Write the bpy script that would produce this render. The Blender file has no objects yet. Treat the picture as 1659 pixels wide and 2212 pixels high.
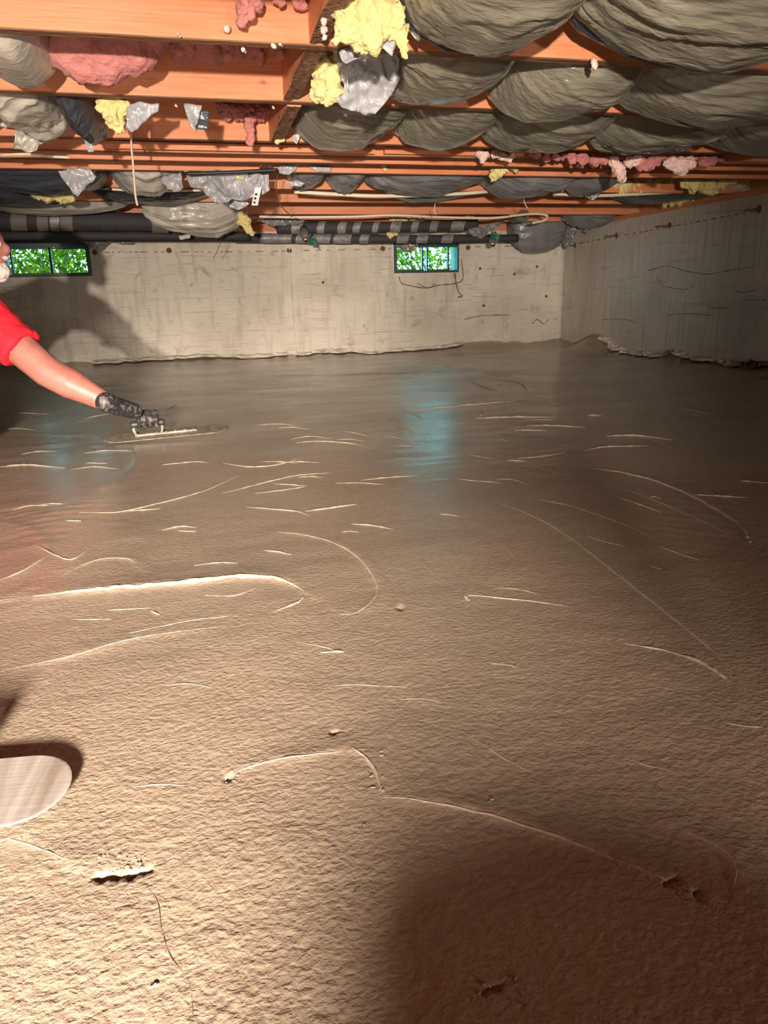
import bpy, bmesh, math, random
import numpy as np
from mathutils import Vector, Matrix, noise as mn
random.seed(7)
SC = bpy.context.scene
COL = SC.collection

# ------------------------------------------------------------------ camera
F_PX, CX, CY, CAM_H = 1550.0, 829.5, 1106.0, 0.605
R = np.array([[0.9705359811657819, -0.09095206828545051, 0.22313141987889615],
              [-0.23985972714247136, -0.27643128083384116, 0.9306197173237312],
              [-0.02296128328641778, -0.9567201619340742, -0.2901022426509774]])
cam_d = bpy.data.cameras.new('camera'); cam = bpy.data.objects.new('camera', cam_d); COL.objects.link(cam)
cam_d.sensor_fit = 'VERTICAL'; cam_d.sensor_height = 24.0; cam_d.lens = 24.0 * F_PX / 2212.0
cam_d.clip_start = 0.02; cam_d.clip_end = 100
rx, ry, rz = R @ np.array([1, 0, 0]), R @ np.array([0, -1, 0]), -(R @ np.array([0, 0, 1]))
m = Matrix.Identity(4)
for i in range(3):
    m[i][0], m[i][1], m[i][2] = rx[i], ry[i], rz[i]
m[2][3] = CAM_H
cam.matrix_world = m
SC.camera = cam
SC.view_settings.view_transform = 'Standard'; SC.view_settings.look = 'None'
SC.view_settings.gamma = 1.0; SC.view_settings.use_curve_mapping = False
SC.view_settings.exposure = 0.0

def ray(px, py): return R @ np.array([px - CX, py - CY, F_PX])
def fl(px, py, z=0.0):
    r = ray(px, py); return r * ((z - CAM_H) / r[2]) + np.array([0, 0, CAM_H])
def at(px, py, Y):
    r = ray(px, py); return r * (Y / r[1]) + np.array([0, 0, CAM_H])
def atx(px, py, X):
    r = ray(px, py); return r * (X / r[0]) + np.array([0, 0, CAM_H])

# ------------------------------------------------------------------ world: daylight outside the basement windows
w = bpy.data.worlds.new('world'); SC.world = w; w.use_nodes = True
bg = w.node_tree.nodes['Background']; bg.inputs[0].default_value = (0.20, 0.80, 1.0, 1); bg.inputs[1].default_value = 24.0

# ------------------------------------------------------------------ lamps (a twin-head work light stands behind the camera on the left)
LAMP = Vector((-0.60, -2.40, 0.62))
def spot(name, loc, target, power, size, blend, radius, color):
    d = bpy.data.lights.new(name, 'SPOT'); o = bpy.data.objects.new(name, d); COL.objects.link(o)
    d.energy = power; d.spot_size = math.radians(size); d.spot_blend = blend; d.shadow_soft_size = radius; d.color = color
    o.location = loc; o.rotation_euler = (Vector(target) - Vector(loc)).to_track_quat('-Z', 'Y').to_euler()
    return o
WARM = (1.0, 0.86, 0.73)
spot('work_light_beam', LAMP + Vector((-.05, 0, 0)), (0.1, 7.5, 0.82), 1750, 27, 1.0, 0.05, WARM)
spot('work_light_beam', LAMP + Vector((.05, 0, 0)), (2.7, 7.5, 0.82), 1950, 28, 1.0, 0.05, WARM)
spot('work_light_flood', LAMP + Vector((0, 0, .36)), (-0.42, 0.20, 0.0), 4900, 41, 1.0, 0.2, WARM)
FILL_LAMP = Vector((2.4, -3.0, 0.55))  # extra lamp added behind the camera to fill shadows and light the right bundles
spot('added_fill_light', FILL_LAMP, (1.2, 2.2, 0.7), 260, 110, 1.0, 0.06, WARM)

# ------------------------------------------------------------------ numpy noise
def _h(ix, iy, s):
    v = np.sin(ix * 127.1 + iy * 311.7 + s * 74.7) * 43758.5453
    return v - np.floor(v)
def vn(x, y, s=0):
    x = np.asarray(x, float); y = np.asarray(y, float) + 0 * x
    ix, iy = np.floor(x), np.floor(y); fx, fy = x - ix, y - iy
    fx = fx * fx * (3 - 2 * fx); fy = fy * fy * (3 - 2 * fy)
    a = _h(ix, iy, s); b = _h(ix + 1, iy, s); c = _h(ix, iy + 1, s); d = _h(ix + 1, iy + 1, s)
    return (a + (b - a) * fx) * (1 - fy) + (c + (d - c) * fx) * fy - 0.5
def fbm(x, y, s=0, o=3):
    t = 0; a = 1.0
    for k in range(o):
        t = t + a * vn(x * 2 ** k, y * 2 ** k, s + k * 3.1); a *= 0.5
    return t

# ------------------------------------------------------------------ materials
def pbr(name, col, rough=0.6, metal=0.0, spec=0.5, coat=0.0, var=(), bumps=(), trans=0.0, sheen=0.0, alpha=1.0, rvar=None):
    """var: (scale_xyz, detail, distortion, lo, hi, colour2, amount);  bumps: (scale_xyz, detail, strength, distance)"""
    mt = bpy.data.materials.new(name); mt.use_nodes = True
    nt = mt.node_tree; N = nt.nodes; L = nt.links
    b = N['Principled BSDF']
    b.inputs['Roughness'].default_value = rough; b.inputs['Metallic'].default_value = metal
    b.inputs['Specular IOR Level'].default_value = spec; b.inputs['Coat Weight'].default_value = coat
    b.inputs['Coat Roughness'].default_value = 0.2
    b.inputs['Transmission Weight'].default_value = trans; b.inputs['Sheen Weight'].default_value = sheen
    b.inputs['Alpha'].default_value = alpha
    b.inputs['Base Color'].default_value = (*col, 1)
    tc = N.new('ShaderNodeTexCoord')
    def nz(sc, det, dist=0.0):
        mp = N.new('ShaderNodeMapping'); mp.inputs['Scale'].default_value = sc
        n = N.new('ShaderNodeTexNoise'); n.inputs['Scale'].default_value = 1.0
        n.inputs['Detail'].default_value = det; n.inputs['Distortion'].default_value = dist
        L.new(tc.outputs['Object'], mp.inputs[0]); L.new(mp.outputs[0], n.inputs['Vector'])
        return n.outputs[0]
    src = None
    for (sc, det, dist, lo, hi, c2, amt) in var:
        n = nz(sc, det, dist)
        mr = N.new('ShaderNodeMapRange'); mr.inputs[1].default_value = lo; mr.inputs[2].default_value = hi
        mr.inputs[4].default_value = amt
        L.new(n, mr.inputs[0])
        mx = N.new('ShaderNodeMixRGB'); L.new(mr.outputs[0], mx.inputs[0])
        if src is None: mx.inputs[1].default_value = (*col, 1)
        else: L.new(src, mx.inputs[1])
        mx.inputs[2].default_value = (*c2, 1); src = mx.outputs[0]
    if src is not None: L.new(src, b.inputs['Base Color'])
    if rvar:
        n = nz(rvar[0], 2.0)
        mr = N.new('ShaderNodeMapRange'); mr.inputs[1].default_value = 0.35; mr.inputs[2].default_value = 0.65
        mr.inputs[3].default_value = rvar[1]; mr.inputs[4].default_value = rvar[2]
        L.new(n, mr.inputs[0]); L.new(mr.outputs[0], b.inputs['Roughness'])
    prev = None
    for (sc, det, st, di) in bumps:
        n = nz(sc, det, 0.3)
        bp = N.new('ShaderNodeBump'); bp.inputs['Strength'].default_value = st; bp.inputs['Distance'].default_value = di
        L.new(n, bp.inputs['Height'])
        if prev: L.new(prev, bp.inputs['Normal'])
        prev = bp.outputs[0]
    if prev: L.new(prev, b.inputs['Normal'])
    return mt

M = {}
M['floor'] = pbr('wet_concrete', (0.30, 0.237, 0.175), 0.3, spec=0.8, coat=0.5,
                 var=[((1.3, 1.6, 1), 4, 0.8, 0.35, 0.7, (0.235, 0.182, 0.133), 0.8), ((60, 60, 60), 3, 0, 0.45, 0.75, (0.20, 0.152, 0.11), 0.5)],
                 bumps=[((10, 18, 8), 3, 0.2, 0.003), ((110, 135, 90), 3, 0.7, 0.0032), ((210, 260, 200), 2, 0.5, 0.0016)],
                 rvar=((1.5, 2.5, 1), 0.2, 0.36))
M['ridge'] = pbr('wet_concrete_ridge', (0.34, 0.275, 0.21), 0.4, bumps=[((160, 160, 160), 3, 0.6, 0.003)])
M['crack'] = pbr('concrete_groove', (0.12, 0.085, 0.06), 0.7, bumps=[((160, 160, 160), 3, 0.6, 0.003)])
M['wall'] = pbr('board_formed_concrete', (0.70, 0.645, 0.55), 0.85, spec=0.3,
                var=[((1.1, 1, 1.3), 4, 0.6, 0.45, 0.75, (0.48, 0.42, 0.34), 0.8),
                     ((4, 1, 110), 4, 0.8, 0.57, 0.72, (0.30, 0.25, 0.19), 0.7),
                     ((9, 9, 9), 5, 0.5, 0.60, 0.75, (0.28, 0.23, 0.17), 0.6),
                     ((14, 1, 2.2), 3, 0.2, 0.52, 0.74, (0.42, 0.39, 0.33), 0.6)],
                bumps=[((4, 1, 110), 4, 0.35, 0.006), ((25, 25, 25), 4, 0.3, 0.008)])
M['wallr'] = pbr('streaked_concrete', (0.60, 0.55, 0.48), 0.85, spec=0.3,
                 var=[((1, 1.2, 1.2), 4, 0.6, 0.42, 0.72, (0.40, 0.35, 0.285), 0.85),
                      ((1, 42, 1.6), 3, 0.2, 0.52, 0.72, (0.30, 0.265, 0.215), 0.65),
                      ((1, 2.5, 30), 4, 0.6, 0.58, 0.72, (0.33, 0.29, 0.24), 0.5)],
                 bumps=[((1, 50, 3), 3, 0.3, 0.008), ((25, 25, 25), 4, 0.4, 0.01)])
M['crackw'] = pbr('wall_crack', (0.16, 0.13, 0.10), 0.9)
M['wood'] = pbr('orange_stained_fir', (0.67, 0.265, 0.135), 0.5, spec=0.35,
                var=[((1.2, 5, 26), 5, 1.2, 0.42, 0.66, (0.62, 0.20, 0.07), 0.8), ((5, 30, 140), 3, 0.4, 0.48, 0.72, (0.50, 0.155, 0.06), 0.55)],
                bumps=[((4, 30, 120), 3, 0.25, 0.004)])
M['woodedge'] = pbr('shaded_joist_edge', (0.30, 0.15, 0.085), 0.85, spec=0.2,  # joist undersides get no light: that shade is put into this darker brown
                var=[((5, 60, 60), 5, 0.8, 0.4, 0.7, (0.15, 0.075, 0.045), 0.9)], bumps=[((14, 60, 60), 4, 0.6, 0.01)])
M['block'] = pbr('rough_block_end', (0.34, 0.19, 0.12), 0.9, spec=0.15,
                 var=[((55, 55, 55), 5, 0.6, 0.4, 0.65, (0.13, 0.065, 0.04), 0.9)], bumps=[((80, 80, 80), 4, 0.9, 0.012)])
M['subfloor'] = pbr('subfloor_board', (0.30, 0.13, 0.065), 0.8, var=[((2, 14, 2), 4, 0.6, 0.4, 0.7, (0.16, 0.07, 0.04), 0.8)])
M['bag'] = pbr('olive_plastic_film', (0.235, 0.22, 0.17), 0.2, coat=0.8, spec=0.5,
               var=[((3, 3, 3), 4, 0.5, 0.4, 0.7, (0.13, 0.12, 0.09), 0.8)], bumps=[((10, 60, 60), 4, 0.6, 0.014)])
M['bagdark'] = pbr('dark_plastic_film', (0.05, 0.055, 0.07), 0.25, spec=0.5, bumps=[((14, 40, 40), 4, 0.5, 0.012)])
M['baggrey'] = pbr('grey_plastic_film', (0.22, 0.22, 0.225), 0.24, spec=0.5,
               var=[((5, 5, 5), 4, 0.5, 0.4, 0.7, (0.13, 0.13, 0.14), 0.7)], bumps=[((18, 40, 40), 4, 0.5, 0.012)])
M['baglight'] = pbr('pale_plastic_film', (0.50, 0.47, 0.41), 0.24, spec=0.5,
               var=[((6, 6, 6), 4, 0.5, 0.45, 0.7, (0.30, 0.28, 0.24), 0.7)], bumps=[((18, 40, 40), 4, 0.5, 0.012)])
M['flap'] = pbr('torn_grey_plastic', (0.38, 0.38, 0.40), 0.25, spec=0.5,
               var=[((10, 10, 10), 4, 0.5, 0.45, 0.75, (0.24, 0.24, 0.25), 0.7)], bumps=[((30, 30, 30), 4, 0.5, 0.012)])
M['pink'] = pbr('pink_fibreglass', (0.56, 0.225, 0.205), 1.0, spec=0.0, sheen=0.15,
                var=[((30, 30, 30), 4, 0.5, 0.4, 0.7, (0.45, 0.15, 0.14), 0.7)], bumps=[((70, 70, 70), 4, 0.9, 0.01)])
M['yellow'] = pbr('yellow_fibreglass', (0.74, 0.63, 0.28), 1.0, spec=0.0, sheen=0.15,
                  var=[((30, 30, 30), 4, 0.5, 0.45, 0.75, (0.62, 0.45, 0.14), 0.7)], bumps=[((70, 70, 70), 4, 0.9, 0.01)])
M['pale_fluff'] = pbr('pale_pink_fibreglass', (0.80, 0.56, 0.50), 1.0, spec=0.0, sheen=0.15, bumps=[((70, 70, 70), 4, 0.9, 0.01)])
M['foam'] = pbr('black_foam_sleeve', (0.045, 0.043, 0.045), 0.7, spec=0.3, bumps=[((90, 90, 90), 3, 0.4, 0.004)])
M['tape'] = pbr('silvery_grey_tape', (0.24, 0.235, 0.235), 0.38, spec=0.6, var=[((25, 25, 25), 4, 0.5, 0.45, 0.7, (0.09, 0.09, 0.09), 0.7)],
                bumps=[((40, 40, 40), 3, 0.5, 0.008)])
M['tapegrey'] = pbr('mid_grey_tape', (0.15, 0.135, 0.125), 0.6, bumps=[((60, 60, 60), 3, 0.4, 0.004)])
M['copper'] = pbr('copper', (0.80, 0.40, 0.22), 0.35, metal=0.9)
M['green'] = pbr('green_paint', (0.01, 0.16, 0.10), 0.4)
M['cablew'] = pbr('cream_cable_sheath', (0.72, 0.64, 0.50), 0.5)
M['cableb'] = pbr('black_cable_sheath', (0.02, 0.02, 0.022), 0.5)
M['rust'] = pbr('rusted_steel', (0.16, 0.065, 0.03), 0.9, var=[((90, 90, 90), 4, 0.5, 0.4, 0.7, (0.30, 0.12, 0.05), 0.7)])
M['twine'] = pbr('pale_twine', (0.62, 0.46, 0.36), 0.8)
M['strap'] = pbr('white_punched_strap', (0.70, 0.72, 0.74), 0.5)
M['hole'] = pbr('strap_hole_black', (0.01, 0.01, 0.01), 0.9)
M['steel'] = pbr('trowel_steel', (0.80, 0.77, 0.72), 0.36, metal=0.75,
                 var=[((30, 4, 4), 4, 0.6, 0.45, 0.7, (0.42, 0.35, 0.27), 0.8)], bumps=[((8, 160, 40), 2, 0.2, 0.002)])
M['steel2'] = pbr('concrete_smeared_steel', (0.20, 0.17, 0.13), 0.5, metal=0.3, var=[((40, 40, 40), 4, 0.5, 0.45, 0.7, (0.42, 0.37, 0.30), 0.8)])
M['handle'] = pbr('dark_handle', (0.03, 0.03, 0.03), 0.5)
M['skin'] = pbr('sunburnt_skin', (0.40, 0.155, 0.12), 0.5, var=[((14, 14, 14), 4, 0.5, 0.45, 0.75, (0.29, 0.085, 0.065), 0.7)],
                bumps=[((60, 60, 60), 4, 0.2, 0.003)])
M['shirt'] = pbr('red_cotton', (0.80, 0.012, 0.03), 0.8, bumps=[((9, 9, 9), 3, 0.4, 0.02)])
M['jeans'] = pbr('blue_denim', (0.07, 0.09, 0.15), 0.9, bumps=[((12, 12, 12), 3, 0.5, 0.02)])
M['glove'] = pbr('black_rubber_glove', (0.022, 0.022, 0.024), 0.5, var=[((45, 45, 45), 4, 0.5, 0.5, 0.65, (0.22, 0.19, 0.16), 0.6)])
M['hair'] = pbr('white_hair', (0.72, 0.66, 0.60), 0.8, bumps=[((200, 200, 60), 3, 0.8, 0.006)])
M['eye'] = pbr('eye', (0.6, 0.58, 0.55), 0.2)
M['rubber'] = pbr('boot_rubber', (0.03, 0.03, 0.03), 0.6)
M['frame'] = pbr('dark_teal_metal_frame', (0.030, 0.055, 0.060), 0.45, spec=0.5, bumps=[((40, 40, 40), 3, 0.3, 0.003)])
M['leaf'] = None
M['bark'] = pbr('shrub_bark', (0.10, 0.07, 0.05), 0.9)
M['soil'] = pbr('garden_soil', (0.06, 0.10, 0.03), 0.95)
M['shadow_bucket'] = pbr('red_brown_plastic', (0.32, 0.07, 0.04), 0.45)
M['lampyellow'] = pbr('yellow_enamel', (0.75, 0.45, 0.03), 0.4)
M['lampblack'] = pbr('black_enamel', (0.02, 0.02, 0.02), 0.5)

def leaf_mat(name, col):
    mt = bpy.data.materials.new(name); mt.use_nodes = True; nt = mt.node_tree; nt.nodes.clear()
    o = nt.nodes.new('ShaderNodeOutputMaterial'); d = nt.nodes.new('ShaderNodeBsdfDiffuse'); t = nt.nodes.new('ShaderNodeBsdfTranslucent')
    mx = nt.nodes.new('ShaderNodeMixShader'); mx.inputs[0].default_value = 0.6
    d.inputs[0].default_value = (*col, 1); t.inputs[0].default_value = (*col, 1)
    nt.links.new(d.outputs[0], mx.inputs[1]); nt.links.new(t.outputs[0], mx.inputs[2]); nt.links.new(mx.outputs[0], o.inputs[0])
    return mt
M['leaf'] = leaf_mat('bright_leaf', (0.22, 0.17, 0.009)); M['leaf2'] = leaf_mat('dark_leaf', (0.07, 0.07, 0.005))
gl = bpy.data.materials.new('window_glass'); gl.use_nodes = True; nt = gl.node_tree; nt.nodes.clear()
o_ = nt.nodes.new('ShaderNodeOutputMaterial'); tr_ = nt.nodes.new('ShaderNodeBsdfTransparent'); gs_ = nt.nodes.new('ShaderNodeBsdfGlossy')
gs_.inputs['Roughness'].default_value = 0.03; tr_.inputs[0].default_value = (0.90, 0.97, 0.95, 1); mx_ = nt.nodes.new('ShaderNodeMixShader'); mx_.inputs[0].default_value = 0.06
nt.links.new(tr_.outputs[0], mx_.inputs[1]); nt.links.new(gs_.outputs[0], mx_.inputs[2]); nt.links.new(mx_.outputs[0], o_.inputs[0]); M['glass'] = gl
em = bpy.data.materials.new('lamp_lens'); em.use_nodes = True; em.node_tree.nodes['Principled BSDF'].inputs['Emission Color'].default_value = (1, 0.85, 0.65, 1)
em.node_tree.nodes['Principled BSDF'].inputs['Emission Strength'].default_value = 3; M['lens'] = em

# ------------------------------------------------------------------ object helpers
def meta(o, label=None, cat=None, group=None, kind=None):
    if label: o['label'] = label
    if cat: o['category'] = cat
    if group: o['group'] = group
    if kind: o['kind'] = kind
    return o
def link(name, me, parent=None, mat=None, smooth=False):
    o = bpy.data.objects.new(name, me); COL.objects.link(o)
    if parent is not None: o.parent = parent
    if mat is not None: me.materials.append(M[mat])
    if smooth: me.polygons.foreach_set('use_smooth', [True] * len(me.polygons))
    return o
def pyd(name, v, f, parent=None, mat=None, smooth=False):
    me = bpy.data.meshes.new(name); me.from_pydata([tuple(map(float, p)) for p in v], [], f); me.update()
    bm = bmesh.new(); bm.from_mesh(me); bmesh.ops.recalc_face_normals(bm, faces=bm.faces); bm.to_mesh(me); bm.free()
    return link(name, me, parent, mat, smooth)
def root(name, loc=(0, 0, 0)):
    o = bpy.data.objects.new(name, None); COL.objects.link(o); o.empty_display_size = 0.05; o.location = loc; return o
def place(o, loc):
    """put a mesh object's origin at loc keeping its geometry where it is"""
    l = Vector(loc); o.data.transform(Matrix.Translation(-l)); o.location = l; return o
def rootparts(r):
    """parts were built in world coordinates: shift them into their root's frame"""
    l = r.location.copy()
    for c in r.children:
        if c.type == 'MESH': c.data.transform(Matrix.Translation(-l))
        for g in c.children:
            if g.type == 'MESH': g.data.transform(Matrix.Translation(-l))
def box(name, a, b, mat, parent=None, bevel=0.0, rot=None):
    bm = bmesh.new(); bmesh.ops.create_cube(bm, size=1)
    a, b = Vector(a), Vector(b)
    bmesh.ops.scale(bm, vec=(b - a), verts=bm.verts)
    if bevel: bmesh.ops.bevel(bm, geom=bm.edges[:], offset=bevel, segments=2, affect='EDGES')
    if rot is not None: bmesh.ops.rotate(bm, cent=(0, 0, 0), matrix=rot, verts=bm.verts)
    bmesh.ops.translate(bm, vec=(a + b) / 2, verts=bm.verts)
    me = bpy.data.meshes.new(name); bm.to_mesh(me); bm.free()
    return link(name, me, parent, mat)
def spline(pts, n):
    P = [np.array(p, float) for p in pts]
    P = [2 * P[0] - P[1]] + P + [2 * P[-1] - P[-2]]; out = []
    for i in range(1, len(P) - 2):
        for k in range(n):
            t = k / n
            out.append(0.5 * ((2 * P[i]) + (-P[i - 1] + P[i + 1]) * t + (2 * P[i - 1] - 5 * P[i] + 4 * P[i + 1] - P[i + 2]) * t * t + (-P[i - 1] + 3 * P[i] - 3 * P[i + 1] + P[i + 2]) * t ** 3))
    out.append(P[-2]); return np.array(out)
def tube_vf(pts, rad, n=10, caps=True):
    pts = np.array(pts, float); k = len(pts)
    rad = np.full(k, rad) if np.isscalar(rad) else np.array(rad, float)
    v = []; f = []; up = np.array([0.03, 0.05, 1.0])
    for i in range(k):
        t = pts[min(i + 1, k - 1)] - pts[max(i - 1, 0)]; t /= max(np.linalg.norm(t), 1e-9)
        u = up if abs(t @ up) < 0.95 * np.linalg.norm(up) else np.array([1.0, 0, 0])
        a = np.cross(t, u); a /= np.linalg.norm(a); b = np.cross(t, a)
        for j in range(n):
            q = 2 * math.pi * j / n; v.append(pts[i] + rad[i] * (math.cos(q) * a + math.sin(q) * b))
    for i in range(k - 1):
        for j in range(n):
            f.append((i * n + j, i * n + (j + 1) % n, (i + 1) * n + (j + 1) % n, (i + 1) * n + j))
    if caps: f.append(tuple(range(n))); f.append(tuple(range((k - 1) * n, k * n)))
    return v, f
def tube(name, pts, rad, mat, parent=None, n=10, sp=0):
    if sp: pts = spline(pts, sp)
    v, f = tube_vf(pts, rad, n); return pyd(name, v, f, parent, mat, True)
def merge(parts):
    V = []; Fc = []
    for v, f in parts:
        o = len(V); V += list(v); Fc += [tuple(i + o for i in q) for q in f]
    return V, Fc
def sphere_vf(c, r, sc=(1, 1, 1), seg=12, rings=8):
    v = []; f = []
    for i in range(rings + 1):
        th = math.pi * i / rings
        for j in range(seg):
            ph = 2 * math.pi * j / seg
            v.append((c[0] + r * sc[0] * math.sin(th) * math.cos(ph), c[1] + r * sc[1] * math.sin(th) * math.sin(ph), c[2] + r * sc[2] * math.cos(th)))
    for i in range(rings):
        for j in range(seg):
            f.append((i * seg + j, i * seg + (j + 1) % seg, (i + 1) * seg + (j + 1) % seg, (i + 1) * seg + j))
    return v, f
def capsule(a, b, ra, rb, n=12):
    a, b = np.array(a, float), np.array(b, float)
    k = max(3, int(np.linalg.norm(b - a) / 0.02)); pts = [a + (b - a) * i / k for i in range(k + 1)]
    rr = [ra + (rb - ra) * i / k for i in range(k + 1)]
    return [tube_vf(pts, rr, n), sphere_vf(a, ra), sphere_vf(b, rb)]
def blob(name, parts, voxel, mat, parent=None, smooth=4):
    """overlapping closed solids fused into one continuous skin"""
    v, f = merge(parts); me = bpy.data.meshes.new(name); me.from_pydata([tuple(map(float, p)) for p in v], [], f)
    bm = bmesh.new(); bm.from_mesh(me); bmesh.ops.remove_doubles(bm, verts=bm.verts, dist=1e-6); bmesh.ops.recalc_face_normals(bm, faces=bm.faces); bm.to_mesh(me); bm.free()
    tmp = bpy.data.objects.new('tmp', me); COL.objects.link(tmp)
    r = tmp.modifiers.new('r', 'REMESH'); r.mode = 'VOXEL'; r.voxel_size = voxel
    if smooth: s = tmp.modifiers.new('s', 'SMOOTH'); s.iterations = smooth; s.factor = 0.6
    dg = bpy.context.evaluated_depsgraph_get(); m2 = bpy.data.meshes.new_from_object(tmp.evaluated_get(dg))
    bpy.data.objects.remove(tmp); m2.name = name
    return link(name, m2, parent, mat, True)
def displace(o, amp, freq, seed=0):
    me = o.data; n = len(me.vertices); me.update()
    nr = [v.normal.copy() for v in me.vertices]
    for v, q in zip(me.vertices, nr):
        p = v.co * freq + Vector((seed * 7.3, seed * 1.7, 0))
        v.co = v.co + q * amp * (mn.noise(p) + 0.6 * mn.noise(p * 2.3) + 0.35 * mn.noise(p * 5.1))
    me.update(); return o

# ================================================================== SETTING
YB, XR, XL, YF = 7.57, 3.90, -4.2, -3.7
ZJ = 1.26           # underside of the joists
ZS = ZJ + 0.235     # subfloor

WALLPOLY = []
def floor_h(x, y):
    x = np.asarray(x, float); y = np.asarray(y, float)
    z = 0.006 * fbm(x * 1.6, y * 1.6, 1) + 0.0020 * fbm(x * 8, y * 13, 5, 2) + 0.0004 * fbm(x * 30 + 2 * vn(x * 5, y * 5), y * 45, 9, 2)
    sw = np.maximum(0, fbm(x * 2.2, y * 2.2, 31, 2) - .15); z = z + 0.0012 * sw * np.sin((y + 0.35 * x * x + 0.4 * vn(x * 2, y * 2, 3)) * 95) * (y < 3)
    db = YB - y + 0.10 * fbm(x * 3, y * 0, 11)
    dr = XR - x + 0.10 * fbm(y * 3, y * 0, 12)
    z = z + (0.035 + 0.05 * fbm(x * 4, y, 21)) * np.exp(-np.maximum(db, 0) / 0.16) * (y > 5)
    z = z + (0.05 + 0.05 * fbm(y * 4, x, 22)) * np.exp(-np.maximum(dr, 0) / 0.16) * (x > 2)
    z = z + 0.13 * np.exp(-(((x - 3.84) / 0.16) ** 2 + ((y - 6.75) / 0.25) ** 2)) + 0.06 * np.exp(-(((x - 3.0) / 0.5) ** 2 + ((y - 7.5) / 0.2) ** 2))
    z = z + 0.008 * fbm(x * 3, y * 6, 41) * np.clip((y - 4) / 2, 0, 1)
    # swept terraces left by the float: (pixel polyline on the slab, step height, fall-off)
    for P, st, fo in STEPS:
        z = z + step_h(x, y, P, st, fo)
    # pit in the fresh surface
    for (cx_, cy_, ax, ay, dp) in PITS:
        q = ((x - cx_) / ax) ** 2 + ((y - cy_) / ay) ** 2
        q = q + 2.6 * vn(x * 130, y * 110, 6)
        z = z - dp * np.exp(-np.clip(q, 0, 30) ** 2)
    return z
def step_h(x, y, P, st, fo):
    lo = P.min(0) - 4 * fo; hi = P.max(0) + 4 * fo
    out = np.zeros(np.shape(x)); msk = (x > lo[0]) & (x < hi[0]) & (y > lo[1]) & (y < hi[1])
    if not np.any(msk): return out
    X = np.atleast_1d(x)[np.atleast_1d(msk)] if np.ndim(x) == 0 else x[msk]; Y = np.atleast_1d(y)[np.atleast_1d(msk)] if np.ndim(y) == 0 else y[msk]
    X = X + 0.004 * vn(X * 60, Y * 60, 8); Y = Y + 0.008 * vn(X * 50, Y * 50, 9)
    best = np.full(X.shape, 1e9); sg = np.zeros(X.shape); tt = np.zeros(X.shape); n = len(P) - 1
    for i in range(n):
        a, b = P[i], P[i + 1]; d = b - a; L2 = d @ d + 1e-12
        t = np.clip(((X - a[0]) * d[0] + (Y - a[1]) * d[1]) / L2, 0, 1)
        ex, ey = X - a[0] - t * d[0], Y - a[1] - t * d[1]; dd = np.hypot(ex, ey)
        s = d[0] * ey - d[1] * ex; m_ = dd < best
        best = np.where(m_, dd, best); sg = np.where(m_, np.sign(s), sg); tt = np.where(m_, (i + t) / n, tt)
    e = np.sin(np.pi * np.clip(tt, 0.02, 0.98)) ** 0.5
    sd = best * sg
    prof = 1 / (1 + np.exp(-np.clip(sd / (0.12 * fo), -20, 20))) * np.exp(-np.clip(sd, 0, 9) / fo)
    r = st * e * prof
    if np.ndim(x) == 0: return r[0]
    out[msk] = r; return out
def fpoly(px): 
    return spline([fl(a, b)[:2] for a, b in px], 4)
STEPS = [
    (fpoly([(40, 1296), (165, 1283), (235, 1276), (330, 1270), (430, 1262), (500, 1255), (560, 1252), (620, 1262), (655, 1282)]), 0.012, 0.05),
    (fpoly([(600, 1150), (660, 1157), (720, 1175), (770, 1205), (800, 1240), (815, 1275), (800, 1305), (770, 1325)]), 0.005, 0.04),
    (fpoly([(830, 1725), (900, 1733), (980, 1748), (1080, 1772), (1180, 1805), (1280, 1842), (1370, 1875), (1430, 1900), (1515, 1945)]), 0.006, 0.025),
    (fpoly([(100, 1245), (210, 1213), (270, 1208), (295, 1220), (303, 1232)]), 0.004, 0.03),
    (fpoly([(0, 1452), (150, 1422), (300, 1382), (490, 1357)]), 0.003, 0.03),
    (fpoly([(1085, 1090), (1150, 1115), (1220, 1155), (1300, 1215), (1390, 1285), (1470, 1350), (1540, 1410), (1578, 1470)]), 0.003, 0.03),
    (fpoly([(1280, 1012), (1350, 1022), (1430, 1045), (1500, 1075), (1570, 1115), (1620, 1172)]), 0.006, 0.05),
    (fpoly([(490, 1685), (530, 1663), (600, 1645), (700, 1632), (760, 1625), (800, 1650), (820, 1690), (825, 1715)]), 0.003, 0.02),
    (fpoly([(1480, 1795), (1530, 1820), (1570, 1845), (1590, 1880), (1585, 1910)]), 0.004, 0.02),
    (fpoly([(0, 1808), (60, 1822), (150, 1860), (220, 1900)]), 0.002, 0.02),
    (fpoly([(640, 812), (860, 806), (1000, 800), (1120, 822), (1140, 850), (1060, 866)]), 0.02, 0.2),
    (fpoly([(0, 1262), (50, 1240), (100, 1205), (105, 1165), (60, 1135), (0, 1125)]), 0.004, 0.05),
    (fpoly([(0, 935), (120, 940), (220, 950), (290, 990), (240, 1040), (120, 1100)]), 0.006, 0.08),
]
PITS = [(*fl(282, 1888)[:2], 0.016, 0.006, 0.016), (*fl(228, 1892)[:2], 0.014, 0.005, 0.010), (*fl(866, 1316)[:2], 0.006, 0.012, 0.006),
        (*fl(722, 1583)[:2], 0.008, 0.004, 0.005), (*fl(1510, 1935)[:2], 0.005, 0.007, 0.005), (*fl(1455, 1905)[:2], 0.010, 0.005, 0.005),
        (*fl(1060, 2140)[:2], 0.010, 0.004, 0.005), (*fl(495, 1682)[:2], 0.006, 0.006, 0.004)]
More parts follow.
